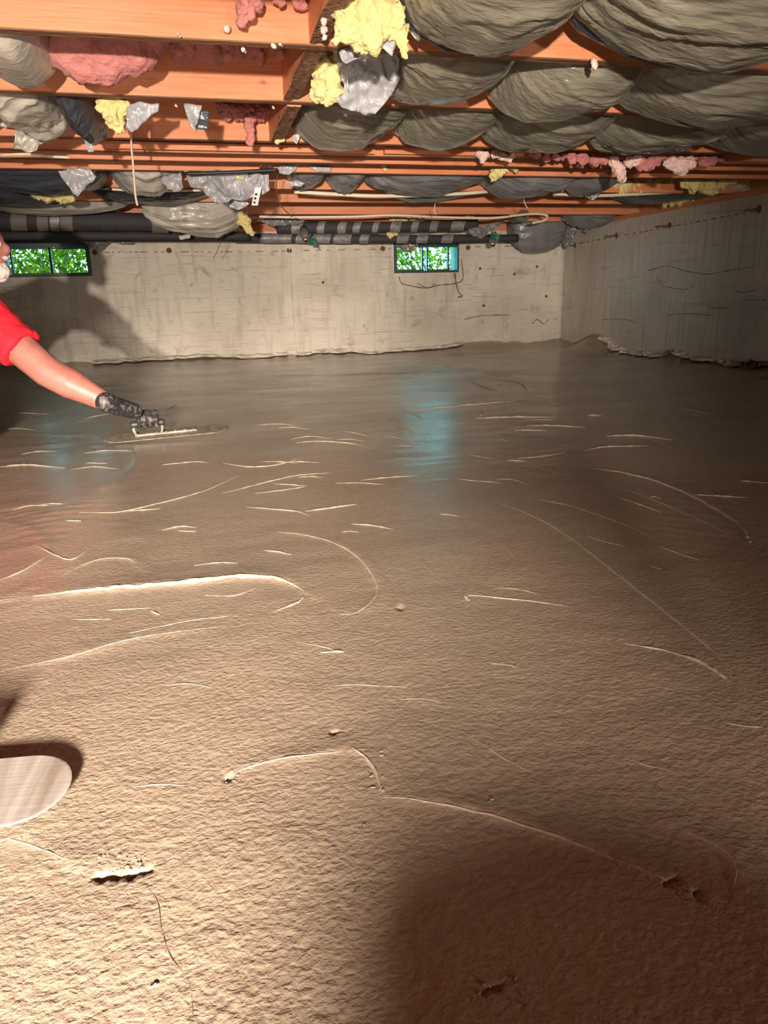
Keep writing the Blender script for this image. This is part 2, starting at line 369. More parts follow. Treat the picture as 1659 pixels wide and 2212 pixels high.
def build_floor():
    yr = [0.22]
    while yr[-1] < YB: yr.append(yr[-1] + max(0.003, yr[-1] * 0.0048))
    yr = np.array([YF, -2, -1, -0.4, 0.0, 0.12] + yr[:-1] + [YB])
    ud = np.concatenate([-np.geomspace(14, 0.62, 22), np.linspace(-0.6, 1.3, 660), np.geomspace(1.33, 14, 14)])
    Y, U = np.meshgrid(yr, ud, indexing='ij')
    X = np.clip(U * np.maximum(Y, 0.3), XL, XR)
    Z = floor_h(X, Y)
    near = np.clip((2.4 - Y) / 2.0, 0, 1) * (Y > 0.2)
    Z = Z + near * (0.0010 * fbm(X * 90 + 2 * vn(X * 20, Y * 20, 3), Y * 120, 51, 2))
    nr, nc = X.shape
    V = np.stack([X, Y, Z], -1).reshape(-1, 3)
    i, j = np.meshgrid(np.arange(nr - 1), np.arange(nc - 1), indexing='ij')
    a = (i * nc + j).ravel(); q = np.stack([a, a + 1, a + nc + 1, a + nc], 1)
    dx = np.abs(V[q[:, 1], 0] - V[q[:, 0], 0]) + np.abs(V[q[:, 2], 0] - V[q[:, 3], 0])
    q = q[dx > 1e-6]
    me = bpy.data.meshes.new('floor')
    me.vertices.add(len(V)); me.vertices.foreach_set('co', V.ravel())
    me.loops.add(q.size); me.loops.foreach_set('vertex_index', q.ravel())
    me.polygons.add(len(q)); me.polygons.foreach_set('loop_start', np.arange(0, q.size, 4)); me.polygons.foreach_set('loop_total', np.full(len(q), 4))
    me.update(calc_edges=True); me.validate()
    o = link('floor', me, None, 'floor', True)
    return meta(o, 'freshly placed wet brown concrete slab with sweeping trowel arcs', 'floor', kind='structure')
FLOOR = build_floor()

def ridge(px, wd, hg, name='trowel_ridge', mat='ridge', lump=0.5):
    P = spline([fl(a, b)[:2] for a, b in px], 10); n = len(P)
    s = np.concatenate([[0], np.cumsum(np.linalg.norm(np.diff(P, axis=0), axis=1))])
    v = []; f = []; sd = random.random() * 50
    W = []; 
    prof = [(-1, -0.6), (-0.45, 0.35), (0.0, 1.0), (0.3, 0.75), (1, -0.6)]
    N_ = 5
    allx = []; ally = []; hz = []
    for i in range(n):
        t = P[min(i + 1, n - 1)] - P[max(i - 1, 0)]; t /= np.linalg.norm(t) + 1e-9; q = np.array([-t[1], t[0]])
        e = math.sin(math.pi * min(max(i / (n - 1), 0.03), 0.97)) ** 0.6
        nn = 1 + lump * 2.2 * float(vn(s[i] * 70, sd, 2)); w2 = wd * e * max(0.35, nn)
        c = P[i] + q * 0.4 * wd * float(vn(s[i] * 45, sd, 5)) * 2
        for (u, h_) in prof:
            p = c + q * u * w2; allx.append(p[0]); ally.append(p[1]); hz.append(h_ * hg * e * max(0.4, 1 + lump * 2 * float(vn(s[i] * 110, sd + u, 7))))
    z = floor_h(np.array(allx), np.array(ally)) + np.array(hz)
    v = list(zip(allx, ally, z))
    for i in range(n - 1):
        for j in range(N_ - 1): f.append((i * N_ + j, i * N_ + j + 1, (i + 1) * N_ + j + 1, (i + 1) * N_ + j))
    me = bpy.data.meshes.new(name); me.from_pydata(v, [], f); me.update()
    return link(name, me, FLOOR, mat, True)
RIDGES = [  # pixel polyline, half width m, height m
    ([(70, 1292), (165, 1282), (235, 1276), (330, 1270), (430, 1262), (500, 1255), (560, 1252), (620, 1262), (655, 1282)], .010, .006),
    ([(655, 1282), (645, 1302), (590, 1325)], .005, .003),
    ([(600, 1150), (660, 1157), (720, 1175), (770, 1205), (800, 1240), (815, 1275), (800, 1305), (770, 1325), (735, 1330)], .004, .002),
    ([(830, 1725), (900, 1733), (980, 1748), (1080, 1772), (1180, 1805), (1280, 1842), (1370, 1875), (1430, 1900), (1480, 1930), (1515, 1945)], .0025, .0022),
    ([(490, 1685), (530, 1663), (600, 1645), (700, 1632), (760, 1625)], .0015, .0015),
    ([(760, 1620), (800, 1650), (820, 1690), (825, 1720)], .0045, .0035),
    ([(1085, 1090), (1150, 1115), (1220, 1155), (1300, 1215), (1390, 1285), (1470, 1350), (1540, 1410), (1570, 1450), (1578, 1470)], .0028, .003),
    ([(1350, 1390), (1430, 1405), (1480, 1420)], .0025, .003), ([(1470, 1418), (1510, 1430), (1550, 1455), (1572, 1468)], .006, .006),
    ([(1000, 1285), (1070, 1290), (1150, 1298), (1230, 1310)], .0018, .0022), ([(1003, 1278), (1005, 1290), (1015, 1298)], .004, .006),
    ([(1280, 1012), (1350, 1022), (1430, 1045), (1500, 1075), (1570, 1115), (1605, 1145), (1620, 1172)], .006, .006),
    ([(1160, 1078), (1230, 1092), (1300, 1115), (1370, 1140), (1420, 1168)], .003, .003), ([(1330, 1073), (1370, 1085), (1430, 1107)], .004, .004),
    ([(1280, 1040), (1360, 1060), (1450, 1095), (1540, 1135), (1590, 1165)], .004, .0018),
    ([(1025, 905), (1100, 903), (1200, 902)], .012, .011), ([(1138, 920), (1200, 921), (1265, 924)], .005, .007), ([(1110, 931), (1180, 931)], .006, .008),
    ([(1310, 943), (1370, 941), (1450, 950)], .005, .007), ([(1260, 975), (1310, 966), (1400, 963)], .005, .006), ([(1120, 990), (1170, 986), (1220, 978)], .004, .006),
    ([(1095, 995), (1140, 997)], .004, .006), ([(1470, 882), (1530, 894)], .008, .008), ([(1600, 1038), (1659, 1043)], .004, .005), ([(1500, 1070), (1560, 1071), (1615, 1074)], .004, .004),
    ([(1270, 898), (1300, 899)], .008, .008),
    ([(170, 1107), (260, 1105), (350, 1085), (440, 1060), (520, 1025)], .003, .003), ([(480, 1065), (560, 1045), (640, 1028), (710, 1022)], .003, .003),
    ([(550, 1065), (640, 1055), (662, 1050)], .004, .003), ([(660, 1105), (720, 1097), (770, 1090)], .003, .004), ([(760, 1133), (810, 1138), (850, 1146)], .003, .004),
    ([(530, 1095), (580, 1100), (640, 1105), (670, 1115)], .003, .003), ([(480, 1000), (540, 1008), (600, 1004), (650, 990)], .004, .004), ([(640, 955), (700, 953), (760, 958), (800, 968)], .005, .005),
    ([(350, 1145), (390, 1137), (425, 1139)], .003, .003), ([(570, 1190), (600, 1194), (630, 1200)], .003, .003), ([(350, 1005), (420, 998), (450, 1000)], .004, .004),
    ([(130, 1245), (210, 1212), (270, 1208), (295, 1220), (303, 1230)], .002, .0012), ([(75, 1180), (120, 1200), (155, 1210), (190, 1190)], .0025, .003),
    ([(0, 1255), (50, 1235), (100, 1205)], .003, .0025), ([(0, 1450), (150, 1420), (300, 1380), (490, 1355)], .0022, .0012), ([(280, 1370), (400, 1345), (500, 1333)], .002, .0015),
    ([(840, 905), (862, 917), (895, 935)], .009, .010), ([(870, 885), (890, 893), (912, 905)], .007, .008), ([(830, 940), (870, 950), (902, 975)], .004, .005),
    ([(690, 1413), (720, 1410), (745, 1411)], .004, .003), ([(640, 1390), (700, 1400), (740, 1412)], .0015, .0012), ([(700, 1490), (760, 1482), (880, 1485)], .0014, .0012),
    ([(1480, 1795), (1530, 1820), (1570, 1845), (1590, 1880), (1585, 1915)], .0016, .0016), ([(1010, 1590), (1090, 1640), (1150, 1670)], .0012, .0012),
    ([(1000, 2100), (1060, 2130), (1100, 2155), (1160, 2180)], .0012, .0016), ([(1040, 2060), (1100, 2090), (1130, 2120)], .0012, .0012),
    ([(0, 1808), (60, 1822), (150, 1860)], .0015, .0012), ([(880, 890), (960, 880), (1060, 872), (1130, 865)], .008, .008), ([(700, 812), (860, 806), (1080, 800)], .010, .008),
    ([(1060, 820), (1120, 828), (1140, 850)], .012, .006), ([(1035, 885), (1045, 895), (1028, 905)], .006, .009), ([(1010, 820), (1040, 835), (1075, 845)], .012, .010),
    ([(780, 1040), (850, 1033), (900, 1030)], .005, .004), ([(550, 1275), (500, 1290), (440, 1288)], .002, .0015), ([(325, 1322), (345, 1330)], .003, .003), ([(740, 930), (780, 938), (800, 945)], .006, .006),
    ([(1560, 1560), (1610, 1568), (1650, 1570)], .002, .0015), ([(1350, 1640), (1420, 1660), (1460, 1670)], .0015, .0012), ([(0, 1010), (60, 1006), (140, 1012)], .005, .005),
    ([(180, 905), (240, 893)], .006, .006), ([(360, 885), (380, 876), (395, 875)], .006, .006),
]
for px, wd, hg in RIDGES: ridge(px, wd * .9, hg * .75)
rr_ = random.Random(12)
for k in range(48):            # finer drag marks between the main sweeps
    x = rr_.uniform(20, 1620); y = rr_.choice([rr_.uniform(850, 1150), rr_.uniform(850, 1150), rr_.uniform(1150, 1750)])
    L_ = rr_.uniform(25, 110) * (1 if y < 1200 else 1.2); dx = (x - 830) / 830
    sl = (0.05 + 0.35 * max(dx, 0) - 0.12 * max(-dx, 0)) * (1 if y > 950 else .5) + rr_.uniform(-.06, .06); bd = rr_.uniform(-.08, .02)
    dd = fl(x, y)[1]
    if x < 130 and y > 1600: continue
    ridge([(x - L_ / 2, y - sl * L_ / 2), (x, y + bd * L_), (x + L_ / 2, y + sl * L_ / 2)], .0010 * dd + .0003, .0008 * dd + .0002)
for px, wd in [([(310, 1905), (340, 1950), (350, 2010), (370, 2070), (408, 2120), (418, 2200)], .0007), ([(75, 1178), (95, 1185), (120, 1200)], .003),
               ([(1090, 2150), (1150, 2180), (1200, 2200)], .0008), ([(165, 1284), (240, 1274), (330, 1267), (430, 1259), (520, 1251)], .0015),
               ([(285, 1215), (298, 1224), (303, 1232)], .002)]:
    ridge(px, wd, 0.0006, 'slab_crack', 'crack', 0.8)

# back wall with two window openings (boxes around the holes share one mesh)
def multi_box(name, boxes, mat, parent=None):
    parts = []
    for (a, b) in boxes:
        v = [(x, y, z) for x in (a[0], b[0]) for y in (a[1], b[1]) for z in (a[2], b[2])]
        parts.append((v, [(0, 1, 3, 2), (4, 6, 7, 5), (0, 4, 5, 1), (2, 3, 7, 6), (0, 2, 6, 4), (1, 5, 7, 3)]))
    v, f = merge(parts); return pyd(name, v, f, parent, mat)
WT = 1.22; TH = 0.22
W1 = (-1.72, -0.955, 0.835, 1.15); W2 = (1.985, 2.69, 0.812, 1.12)
bx = []
for (x0, x1) in ((XL - TH, W1[0]), (W1[1], W2[0]), (W2[1], XR + TH)): bx.append(((x0, YB, -0.2), (x1, YB + TH, WT)))
for W_ in (W1, W2):
    bx.append(((W_[0], YB, -0.2), (W_[1], YB + TH, W_[2]))); bx.append(((W_[0], YB, W_[3]), (W_[1], YB + TH, WT)))
wb = multi_box('wall_back', bx, 'wall'); meta(wb, 'pale board-marked concrete foundation wall across the far end', 'wall', kind='structure')
wr = box('wall_right', (XR, YF, -0.2), (XR + TH, YB, WT), 'wallr'); meta(wr, 'grey streaked concrete foundation wall on the right', 'wall', kind='structure')
wl = box('wall_left', (XL - TH, YF, -0.2), (XL, YB, WT), 'wall'); meta(wl, 'concrete foundation wall on the left', 'wall', kind='structure')
wf = box('wall_front', (XL - TH, YF - TH, -0.2), (XR + TH, YF, WT), 'wall'); meta(wf, 'concrete foundation wall behind the camera', 'wall', kind='structure')
ce = box('ceiling', (XL - TH, YF - TH, ZS), (XR + TH, YB + TH, ZS + 0.03), 'subfloor'); meta(ce, 'reddish board subfloor seen between the joists', 'ceiling', kind='structure')
# sill plates and rims
t1 = multi_box('trim_1', [((XR + 0.005, YF, WT), (XR + 0.15, YB, WT + 0.04)), ((XR + 0.16, YF, WT + 0.04), (XR + 0.20, YB, ZS))], 'wood'); meta(t1, 'orange-brown sill plate and rim board on top of the right wall', 'sill plate', kind='structure')
t2 = multi_box('trim_2', [((XL - TH, YB + 0.005, WT), (XR + TH, YB + 0.15, WT + 0.04)), ((XL - TH, YB + 0.16, WT + 0.04), (XR + TH, YB + 0.2, ZS))], 'wood'); meta(t2, 'sill plate and rim board on top of the back wall', 'sill plate', kind='structure')
t3 = multi_box('trim_3', [((XL - TH, YF, WT), (XL, YB, ZS))], 'wood'); meta(t3, 'rim board on top of the left wall', 'sill plate', kind='structure')
t4 = multi_box('trim_4', [((XL - TH, YF - TH, WT), (XR + TH, YF, ZS))], 'wood'); meta(t4, 'rim board on top of the wall behind the camera', 'sill plate', kind='structure')

# form-board seams, tie line, cracks: raised or dark slivers that belong to the walls
def wall_strip(name, pts3, w_, h_, mat, parent, axis):
    """thin raised bead following a path lying on a wall; axis = wall normal (into the room)"""
    P = spline(pts3, 8); ax = np.array(axis, float); v = []; f = []; n = len(P); sd = random.random() * 99
    for i in range(n):
        t = P[min(i + 1, n - 1)] - P[max(i - 1, 0)]; t /= np.linalg.norm(t) + 1e-9; q = np.cross(ax, t)
        k = 1 + 1.3 * float(vn(i * 0.9, sd, 3)); 
        for (u, hh) in ((-1, -0.002), (-0.4, h_), (0.4, h_), (1, -0.002)): v.append(P[i] + q * u * w_ * k + ax * hh)
    for i in range(n - 1):
        for j in range(3): f.append((i * 4 + j, i * 4 + j + 1, (i + 1) * 4 + j + 1, (i + 1) * 4 + j))
    me = bpy.data.meshes.new(name); me.from_pydata([tuple(p) for p in v], [], f); me.update(); return link(name, me, parent, mat, True)
def Bk(px): return [at(a, b, YB) for a, b in px]
def Rt(px): return [atx(a, b, XR) for a, b in px]
wall_strip('form_seam', Bk([(625, 535), (627, 580), (630, 640), (634, 700), (639, 762)]), 0.012, 0.008, 'wall', wb, (0, -1, 0))
wall_strip('form_seam', [(XR - 0.02, YB, z) for z in (0.02, 0.3, 0.6, 0.9, 1.2)], 0.014, 0.008, 'wallr', wb, (0, -1, 0))
wall_strip('form_seam', Bk([(862, 598), (868, 612), (890, 618), (920, 622), (950, 616), (985, 612), (1000, 600), (996, 560)]), 0.006, 0.005, 'crackw', wb, (0, -1, 0))
wall_strip('stain_run', Bk([(982, 590), (985, 610), (990, 630), (998, 640), (988, 642)]), 0.009, 0.002, 'rust', wb, (0, -1, 0))
def dashes(par, pts, axis, name='tie_line_pit'):
    for a, b in pts: wall_strip(name, [a, (a + b) / 2, b], 0.005, 0.0025, 'crackw', par, axis)
ln = []
for x0, x1, y0, y1 in ((225, 610, 545, 543), (655, 845, 541, 538), (1010, 1190, 533, 531)):
    x = x0
    while x < x1:
        l = random.uniform(4, 16); t = (x - x0) / (x1 - x0); t2_ = (x + l - x0) / (x1 - x0)
        ln.append((at(x, y0 + (y1 - y0) * t, YB), at(x + l, y0 + (y1 - y0) * t2_, YB))); x += l + random.uniform(4, 22)
dashes(wb, ln[:60], (0, -1, 0))
ln = []; x = 1250
while x < 1625:
    l = random.uniform(4, 13); ln.append((atx(x, 526 - (x - 1250) * 0.183, XR), atx(x + l, 526 - (x + l - 1250) * 0.183, XR))); x += l + random.uniform(3, 10)
dashes(wr, ln, (-1, 0, 0))
for px in ([(1400, 585), (1440, 575), (1480, 585), (1530, 592), (1570, 585), (1635, 575)], [(1420, 600), (1435, 618), (1480, 625), (1500, 615)], [(1535, 665), (1570, 665), (1600, 650), (1655, 648)],
           [(1580, 620), (1600, 632), (1640, 625)], [(1440, 680), (1500, 678), (1540, 682)], [(1300, 690), (1350, 690), (1380, 700)]):
    wall_strip('wall_crack', Rt(px), 0.004, 0.0015, 'crackw', wr, (-1, 0, 0))
for px in ([(1003, 690), (1040, 682), (1100, 680)], [(900, 612), (925, 622), (940, 612)], [(1150, 700), (1160, 690), (1175, 700), (1185, 690)]):
    wall_strip('wall_crack', Bk(px), 0.006, 0.0015, 'crackw', wb, (0, -1, 0))
# spalled pale mortar lip along the foot of the walls
def lip(name, path, parent, seed):
    P = spline(path, 14); v = []; f = []; n = len(P); k = 7; P[:, 2] = floor_h(P[:, 0].copy(), P[:, 1].copy()) + .004
    for i in range(n):
        t = P[min(i + 1, n - 1)] - P[max(i - 1, 0)]; t /= np.linalg.norm(t); q = np.array([-t[1], t[0], 0])
        for j in range(k):
            a = math.pi * j / (k - 1); r_ = 0.03 * (1 + 1.3 * float(vn(i * 0.7, j * 0.8, seed)))
            v.append(P[i] + q * math.cos(a) * r_ * 1.6 + np.array([0, 0, math.sin(a) * r_ * 0.9]))
    for i in range(n - 1):
        for j in range(k - 1): f.append((i * k + j, i * k + j + 1, (i + 1) * k + j + 1, (i + 1) * k + j))
    return pyd(name, v, f, parent, 'wall')
lip('mortar_lip', [atx(1300, 762, XR - .03), atx(1340, 765, XR - .03), atx(1400, 771, XR - .03), atx(1450, 780, XR - .03)], FLOOR, 2)
lip('mortar_lip', [atx(1455, 782, XR - .03), atx(1520, 790, XR - .03), atx(1600, 800, XR - .03)], FLOOR, 5)
lip('mortar_lip', [at(200, 779, YB - .03), at(330, 776, YB - .03), at(450, 772, YB - .03), at(620, 770, YB - .03)], FLOOR, 7)
lip('mortar_lip', [at(640, 768, YB - .03), at(760, 765, YB - .03), at(880, 758, YB - .03), at(1000, 748, YB - .03)], FLOOR, 9)
displace(lip('rubble_lump', [atx(1610, 800, XR - .04), atx(1635, 800, XR - .04), atx(1690, 808, XR - .04)], FLOOR, 15), 0.02, 30).data.materials[0] = M['rust']

# crumbs of fresh concrete thrown up round the pits and torn ridge ends
crumb_me = []
for k in range(4):
    v, f = sphere_vf((0, 0, 0), 1.0, (1, .8, .6), 8, 6); me = bpy.data.meshes.new('concrete_crumb'); me.from_pydata(v, [], f); me.update()
    for q in me.vertices: q.co *= 1 + .9 * mn.noise(q.co * 1.9 + Vector((k * 9, 0, 0)))
    me.materials.append(M['ridge']); me.polygons.foreach_set('use_smooth', [True] * len(me.polygons)); crumb_me.append(me)
rc = random.Random(4)
CR = [(218 + rc.uniform(-8, 95), 1868 + rc.uniform(-22, 14), rc.uniform(.0012, .0034)) for _ in range(34)]
CR += [(1490 + rc.uniform(-25, 25), 1937 + rc.uniform(-12, 10), rc.uniform(.001, .0028)) for _ in range(10)]
CR += [(500 + rc.uniform(-12, 14), 1680 + rc.uniform(-14, 14), rc.uniform(.001, .003)) for _ in range(8)]
CR += [(812 + rc.uniform(-14, 16), 1655 + rc.uniform(-40, 60), rc.uniform(.002, .0042)) for _ in range(14)]
CR += [(335, 2130, .004), (340, 2127, .003), (328, 2134, .0025), (788, 1782, .003), (1062, 1732, .004), (1057, 1738, .003), (1005, 1290, .006), (1012, 1296, .004), (1620, 1170, .007), (1614, 1160, .006), (720, 1583, .003)]
CR += [(1080 + rc.uniform(-60, 60), 2140 + rc.uniform(-30, 30), rc.uniform(.001, .003)) for _ in range(14)]
for x, y, r_ in CR:
    p = fl(x, y); z = float(floor_h(np.array([p[0]]), np.array([p[1]]))[0])
    o = bpy.data.objects.new('concrete_crumb', crumb_me[rc.randrange(4)]); COL.objects.link(o); o.parent = FLOOR
    o.location = (p[0], p[1], z + r_ * .05); o.scale = (r_ * rc.uniform(.6, 1.2), r_ * rc.uniform(.5, 1), r_ * rc.uniform(.4, .8)); o.rotation_euler = (0, 0, rc.uniform(0, 6))

# windows
def window(name, W_, splits, label):
    fr = root(name, (0.5 * (W_[0] + W_[1]), YB + 0.12, W_[2])); meta(fr, label, 'window', kind='structure')
    x0, x1, z0, z1 = W_; g = 0.003
    def ringbox(nm, a, c, y0, y1, th, mat):
        return multi_box(nm, [((a[0], y0, a[1]), (a[0] + th, y1, c[1])), ((c[0] - th, y0, a[1]), (c[0], y1, c[1])),
                              ((a[0] + th, y0, a[1]), (c[0] - th, y1, a[1] + th)), ((a[0] + th, y0, c[1] - th), (c[0] - th, y1, c[1]))], mat, fr)
    ringbox('window_buck', (x0 + g, z0 + g), (x1 - g, z1 - g), YB - 0.012, YB + 0.2, 0.018, 'frame')
    
    for (a, b, c, d) in splits:
        s = ringbox('sash', (a - .016, c - .016), (b + .016, d + .016), YB + 0.09, YB + 0.13, 0.016, 'frame')
        p = box('pane', (a, YB + 0.107, c), (b, YB + 0.112, d), 'glass', s)
    for k in range(3):
        multi_box('head_rail', [((x0 + .022, YB + .02 + .022 * k, z1 - .034 - .010 * k), (x1 - .022, YB + .036 + .022 * k, z1 - .023))], 'frame', fr)
    rootparts(fr); return fr
def prect(xa, xb, ya, yb):
    a, b = at(xa, yb, YB + .11), at(xb, ya, YB + .11); return (a[0], b[0], a[2], b[2])
window('window_1', W1, [prect(32, 104, 538, 591), prect(117, 184, 538, 590)], 'left two-pane basement window with dark metal frame beside the worker')
window('window_2', W2, [prect(857, 910, 534, 583), prect(924, 966, 534, 582)], 'right two-pane basement window with dark metal frame and torn plastic over it')

# garden outside
gd = box('garden_ground', (-7, YB + TH + 0.01, 0.3), (8, 14, 0.62), 'soil'); meta(gd, 'ground outside the basement windows', 'ground', kind='structure')
def shrub(name, cx_, y0, seed, label, dens):
    rnd = random.Random(seed); r = root(name, (cx_, y0, 0.62)); meta(r, label, 'shrub', 'shrubs outside the windows')
    parts = []
    for k in range(9):
        a = rnd.uniform(0, 6.28); p = np.array([cx_, y0, 0.6]); pts = [p]
        for s in range(5):
            p = p + np.array([0.16 * math.cos(a) + rnd.uniform(-.05, .05), 0.05 * math.sin(a), 0.17]); pts.append(p)
        parts.append(tube_vf(pts, [0.012, 0.011, 0.009, 0.007, 0.005, 0.003], 6))
    v, f = merge(parts); pyd('branch', v, f, r, 'bark', True)
    for mk, cnt in (('leaf', dens), ('leaf2', dens // 2)):
        v = []; f = []
        for k in range(cnt):
            c = np.array([cx_ + rnd.uniform(-0.85, 0.85), y0 + rnd.uniform(-0.25, 0.35), 0.75 + rnd.uniform(0, 0.95)])
            a = np.array([rnd.gauss(0, 1), rnd.gauss(0, .5), rnd.gauss(0, 1)]); a /= np.linalg.norm(a); b = np.cross(a, [rnd.gauss(0, 1), 1.2, rnd.gauss(0, 1)]); b /= np.linalg.norm(b)
            L_ = rnd.uniform(0.018, 0.042); n_ = np.cross(a, b) * 0.006; o = len(v)
            v += [c - a * L_, c - a * L_ * .3 + b * L_ * .45, c + a * L_ * .5 + b * L_ * .35, c + a * L_ * 1.1, c + a * L_ * .5 - b * L_ * .35, c - a * L_ * .3 - b * L_ * .45, c + n_]
            f += [(o, o + 1, o + 6), (o + 1, o + 2, o + 6), (o + 2, o + 3, o + 6), (o + 3, o + 4, o + 6), (o + 4, o + 5, o + 6), (o + 5, o, o + 6)]
        me = bpy.data.meshes.new('leaves'); me.from_pydata([tuple(p) for p in v], [], f); me.update()
        l = link('leaves', me, r, mk); l['kind'] = 'stuff'
    rootparts(r)
shrub('leafy_shrub', -1.5, 8.5, 1, 'bright green leafy shrub outside the left window', 3400)
shrub('leafy_shrub', 2.75, 8.6, 2, 'bright green leafy shrub outside the right window', 2200)

# ================================================================== JOISTS
JY = [-2.2, -1.6, -1.0, -0.4, 0.2, 0.95, 1.60, 2.22, 2.82, 3.52, 3.80, 4.02, 4.33, 4.98, 5.62, 6.42, 7.05]
NM = {6: 'joist crossing just above the top of the picture', 7: 'orange floor joist nearest the viewer, running across the whole ceiling', 8: 'second orange floor joist from the viewer, below the sagging pink batt',
      9: 'third orange floor joist, with torn plastic and mesh dangling in front', 10: 'fourth floor joist, first of the closely set pair', 11: 'fifth floor joist, rear one of the closely set pair',
      12: 'sixth floor joist from the viewer with pink fluff strung before it', 13: 'seventh floor joist behind the long cream cable', 14: 'eighth floor joist in front of the taped pipes', 15: 'ninth floor joist just before the pipe run', 16: 'last floor joist above the wrapped pipes'}
JT = 0.04
for i, y in enumerate(JY):
    bm = bmesh.new(); nx = 90
    # a long board: slightly crowned and waney lower edge
    sec = [(y, ZS), (y, ZJ + .003), (y + .003, ZJ), (y + JT - .003, ZJ), (y + JT, ZJ + .003), (y + JT, ZS)]
    rows = []
    for k in range(nx + 1):
        x = XL + (XR + 0.15 - XL) * k / nx
        dz = 0.004 * float(vn(x * 1.3, i, 2)); dy = 0.006 * float(vn(x * 0.7, i, 4))
        rows.append([bm.verts.new((x, a + (dy if b < ZS - .01 else 0), b + (dz if b < ZJ + .01 else 0))) for a, b in sec])
    for k in range(nx):
        for j in range(6):
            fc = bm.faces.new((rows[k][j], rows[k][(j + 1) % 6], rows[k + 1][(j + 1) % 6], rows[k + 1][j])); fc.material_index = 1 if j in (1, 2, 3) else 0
    bm.faces.new(rows[0]); bm.faces.new(rows[-1][::-1]); bmesh.ops.recalc_face_normals(bm, faces=bm.faces)
    me = bpy.data.meshes.new('floor_joist'); bm.to_mesh(me); bm.free()
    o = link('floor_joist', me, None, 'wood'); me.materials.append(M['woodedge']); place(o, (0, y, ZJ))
    o.rotation_euler = (0, 0, 0)
    meta(o, NM.get(i, 'orange floor joist overhead behind the viewer, ' + ('farthest back', 'second from the back', 'third from the back', 'fourth from the back', 'fifth from the back', 'nearest overhead')[min(i, 5)]), 'joist', 'floor joists')

# solid blocking between joists
def blocking(x0, x1, y0, y1, z0, label, skew=0.0, mat='block'):
    v = []
    for (x, y) in ((x0, y0), (x1, y0), (x1 + skew, y1), (x0 + skew, y1)):
        for z in (z0, ZS - 0.002): v.append((x, y, z))
    f = [(0, 2, 4, 6), (1, 7, 5, 3), (0, 1, 3, 2), (2, 3, 5, 4), (4, 5, 7, 6), (6, 7, 1, 0)]
    o = pyd('joist_blocking', v, f, None, 'wood'); bm = bmesh.new(); bm.from_mesh(o.data)
    bmesh.ops.subdivide_edges(bm, edges=bm.edges[:], cuts=7, use_grid_fill=True)
    for q in bm.verts:
        if q.co.z < z0 + 0.02: q.co += Vector((0.006 * mn.noise(q.co * 60), 0, 0.007 * mn.noise(q.co * 45)))
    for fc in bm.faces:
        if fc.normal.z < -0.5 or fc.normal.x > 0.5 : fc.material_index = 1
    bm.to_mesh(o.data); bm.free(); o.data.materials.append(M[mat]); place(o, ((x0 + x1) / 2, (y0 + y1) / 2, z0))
    return meta(o, label, 'blocking', 'blocking between joists')
blocking(0.355, 0.402, 1.641, 2.219, ZJ + .004, 'rough block between joists at the top edge beside the yellow insulation')
blocking(0.350, 0.402, 2.262, 2.819, ZJ + .004, 'large rough-sawn block between the two nearest joists beside the open insulation')
blocking(0.365, 0.418, 2.862, 3.519, ZJ - .004, 'smaller rough block behind the second joist, above the pale fluff')
blocking(0.38, 0.43, 4.061, 4.329, ZJ + .002, 'short block end beyond the paired joists next to torn grey plastic')
# short ledger strips lying against the paired joists
for (x0, x1, y, z, lb) in ((-0.35, 0.9, 3.765, ZJ + 0.004, 'long narrow batten nailed along the paired joists, left run'), (0.7, 3.7, 3.765, ZJ + 0.006, 'long narrow batten nailed along the paired joists, right run')):
    o = box('batten', (x0, y - 0.004, z), (x1 if x1 < 1 else x1, y + 0.034, z + 0.03), 'wood'); place(o, ((x0 + x1) / 2, y, z)); meta(o, lb, 'batten')
    if x0 > 0.6: o.data.transform(Matrix.Translation((0.25, 0, 0)))

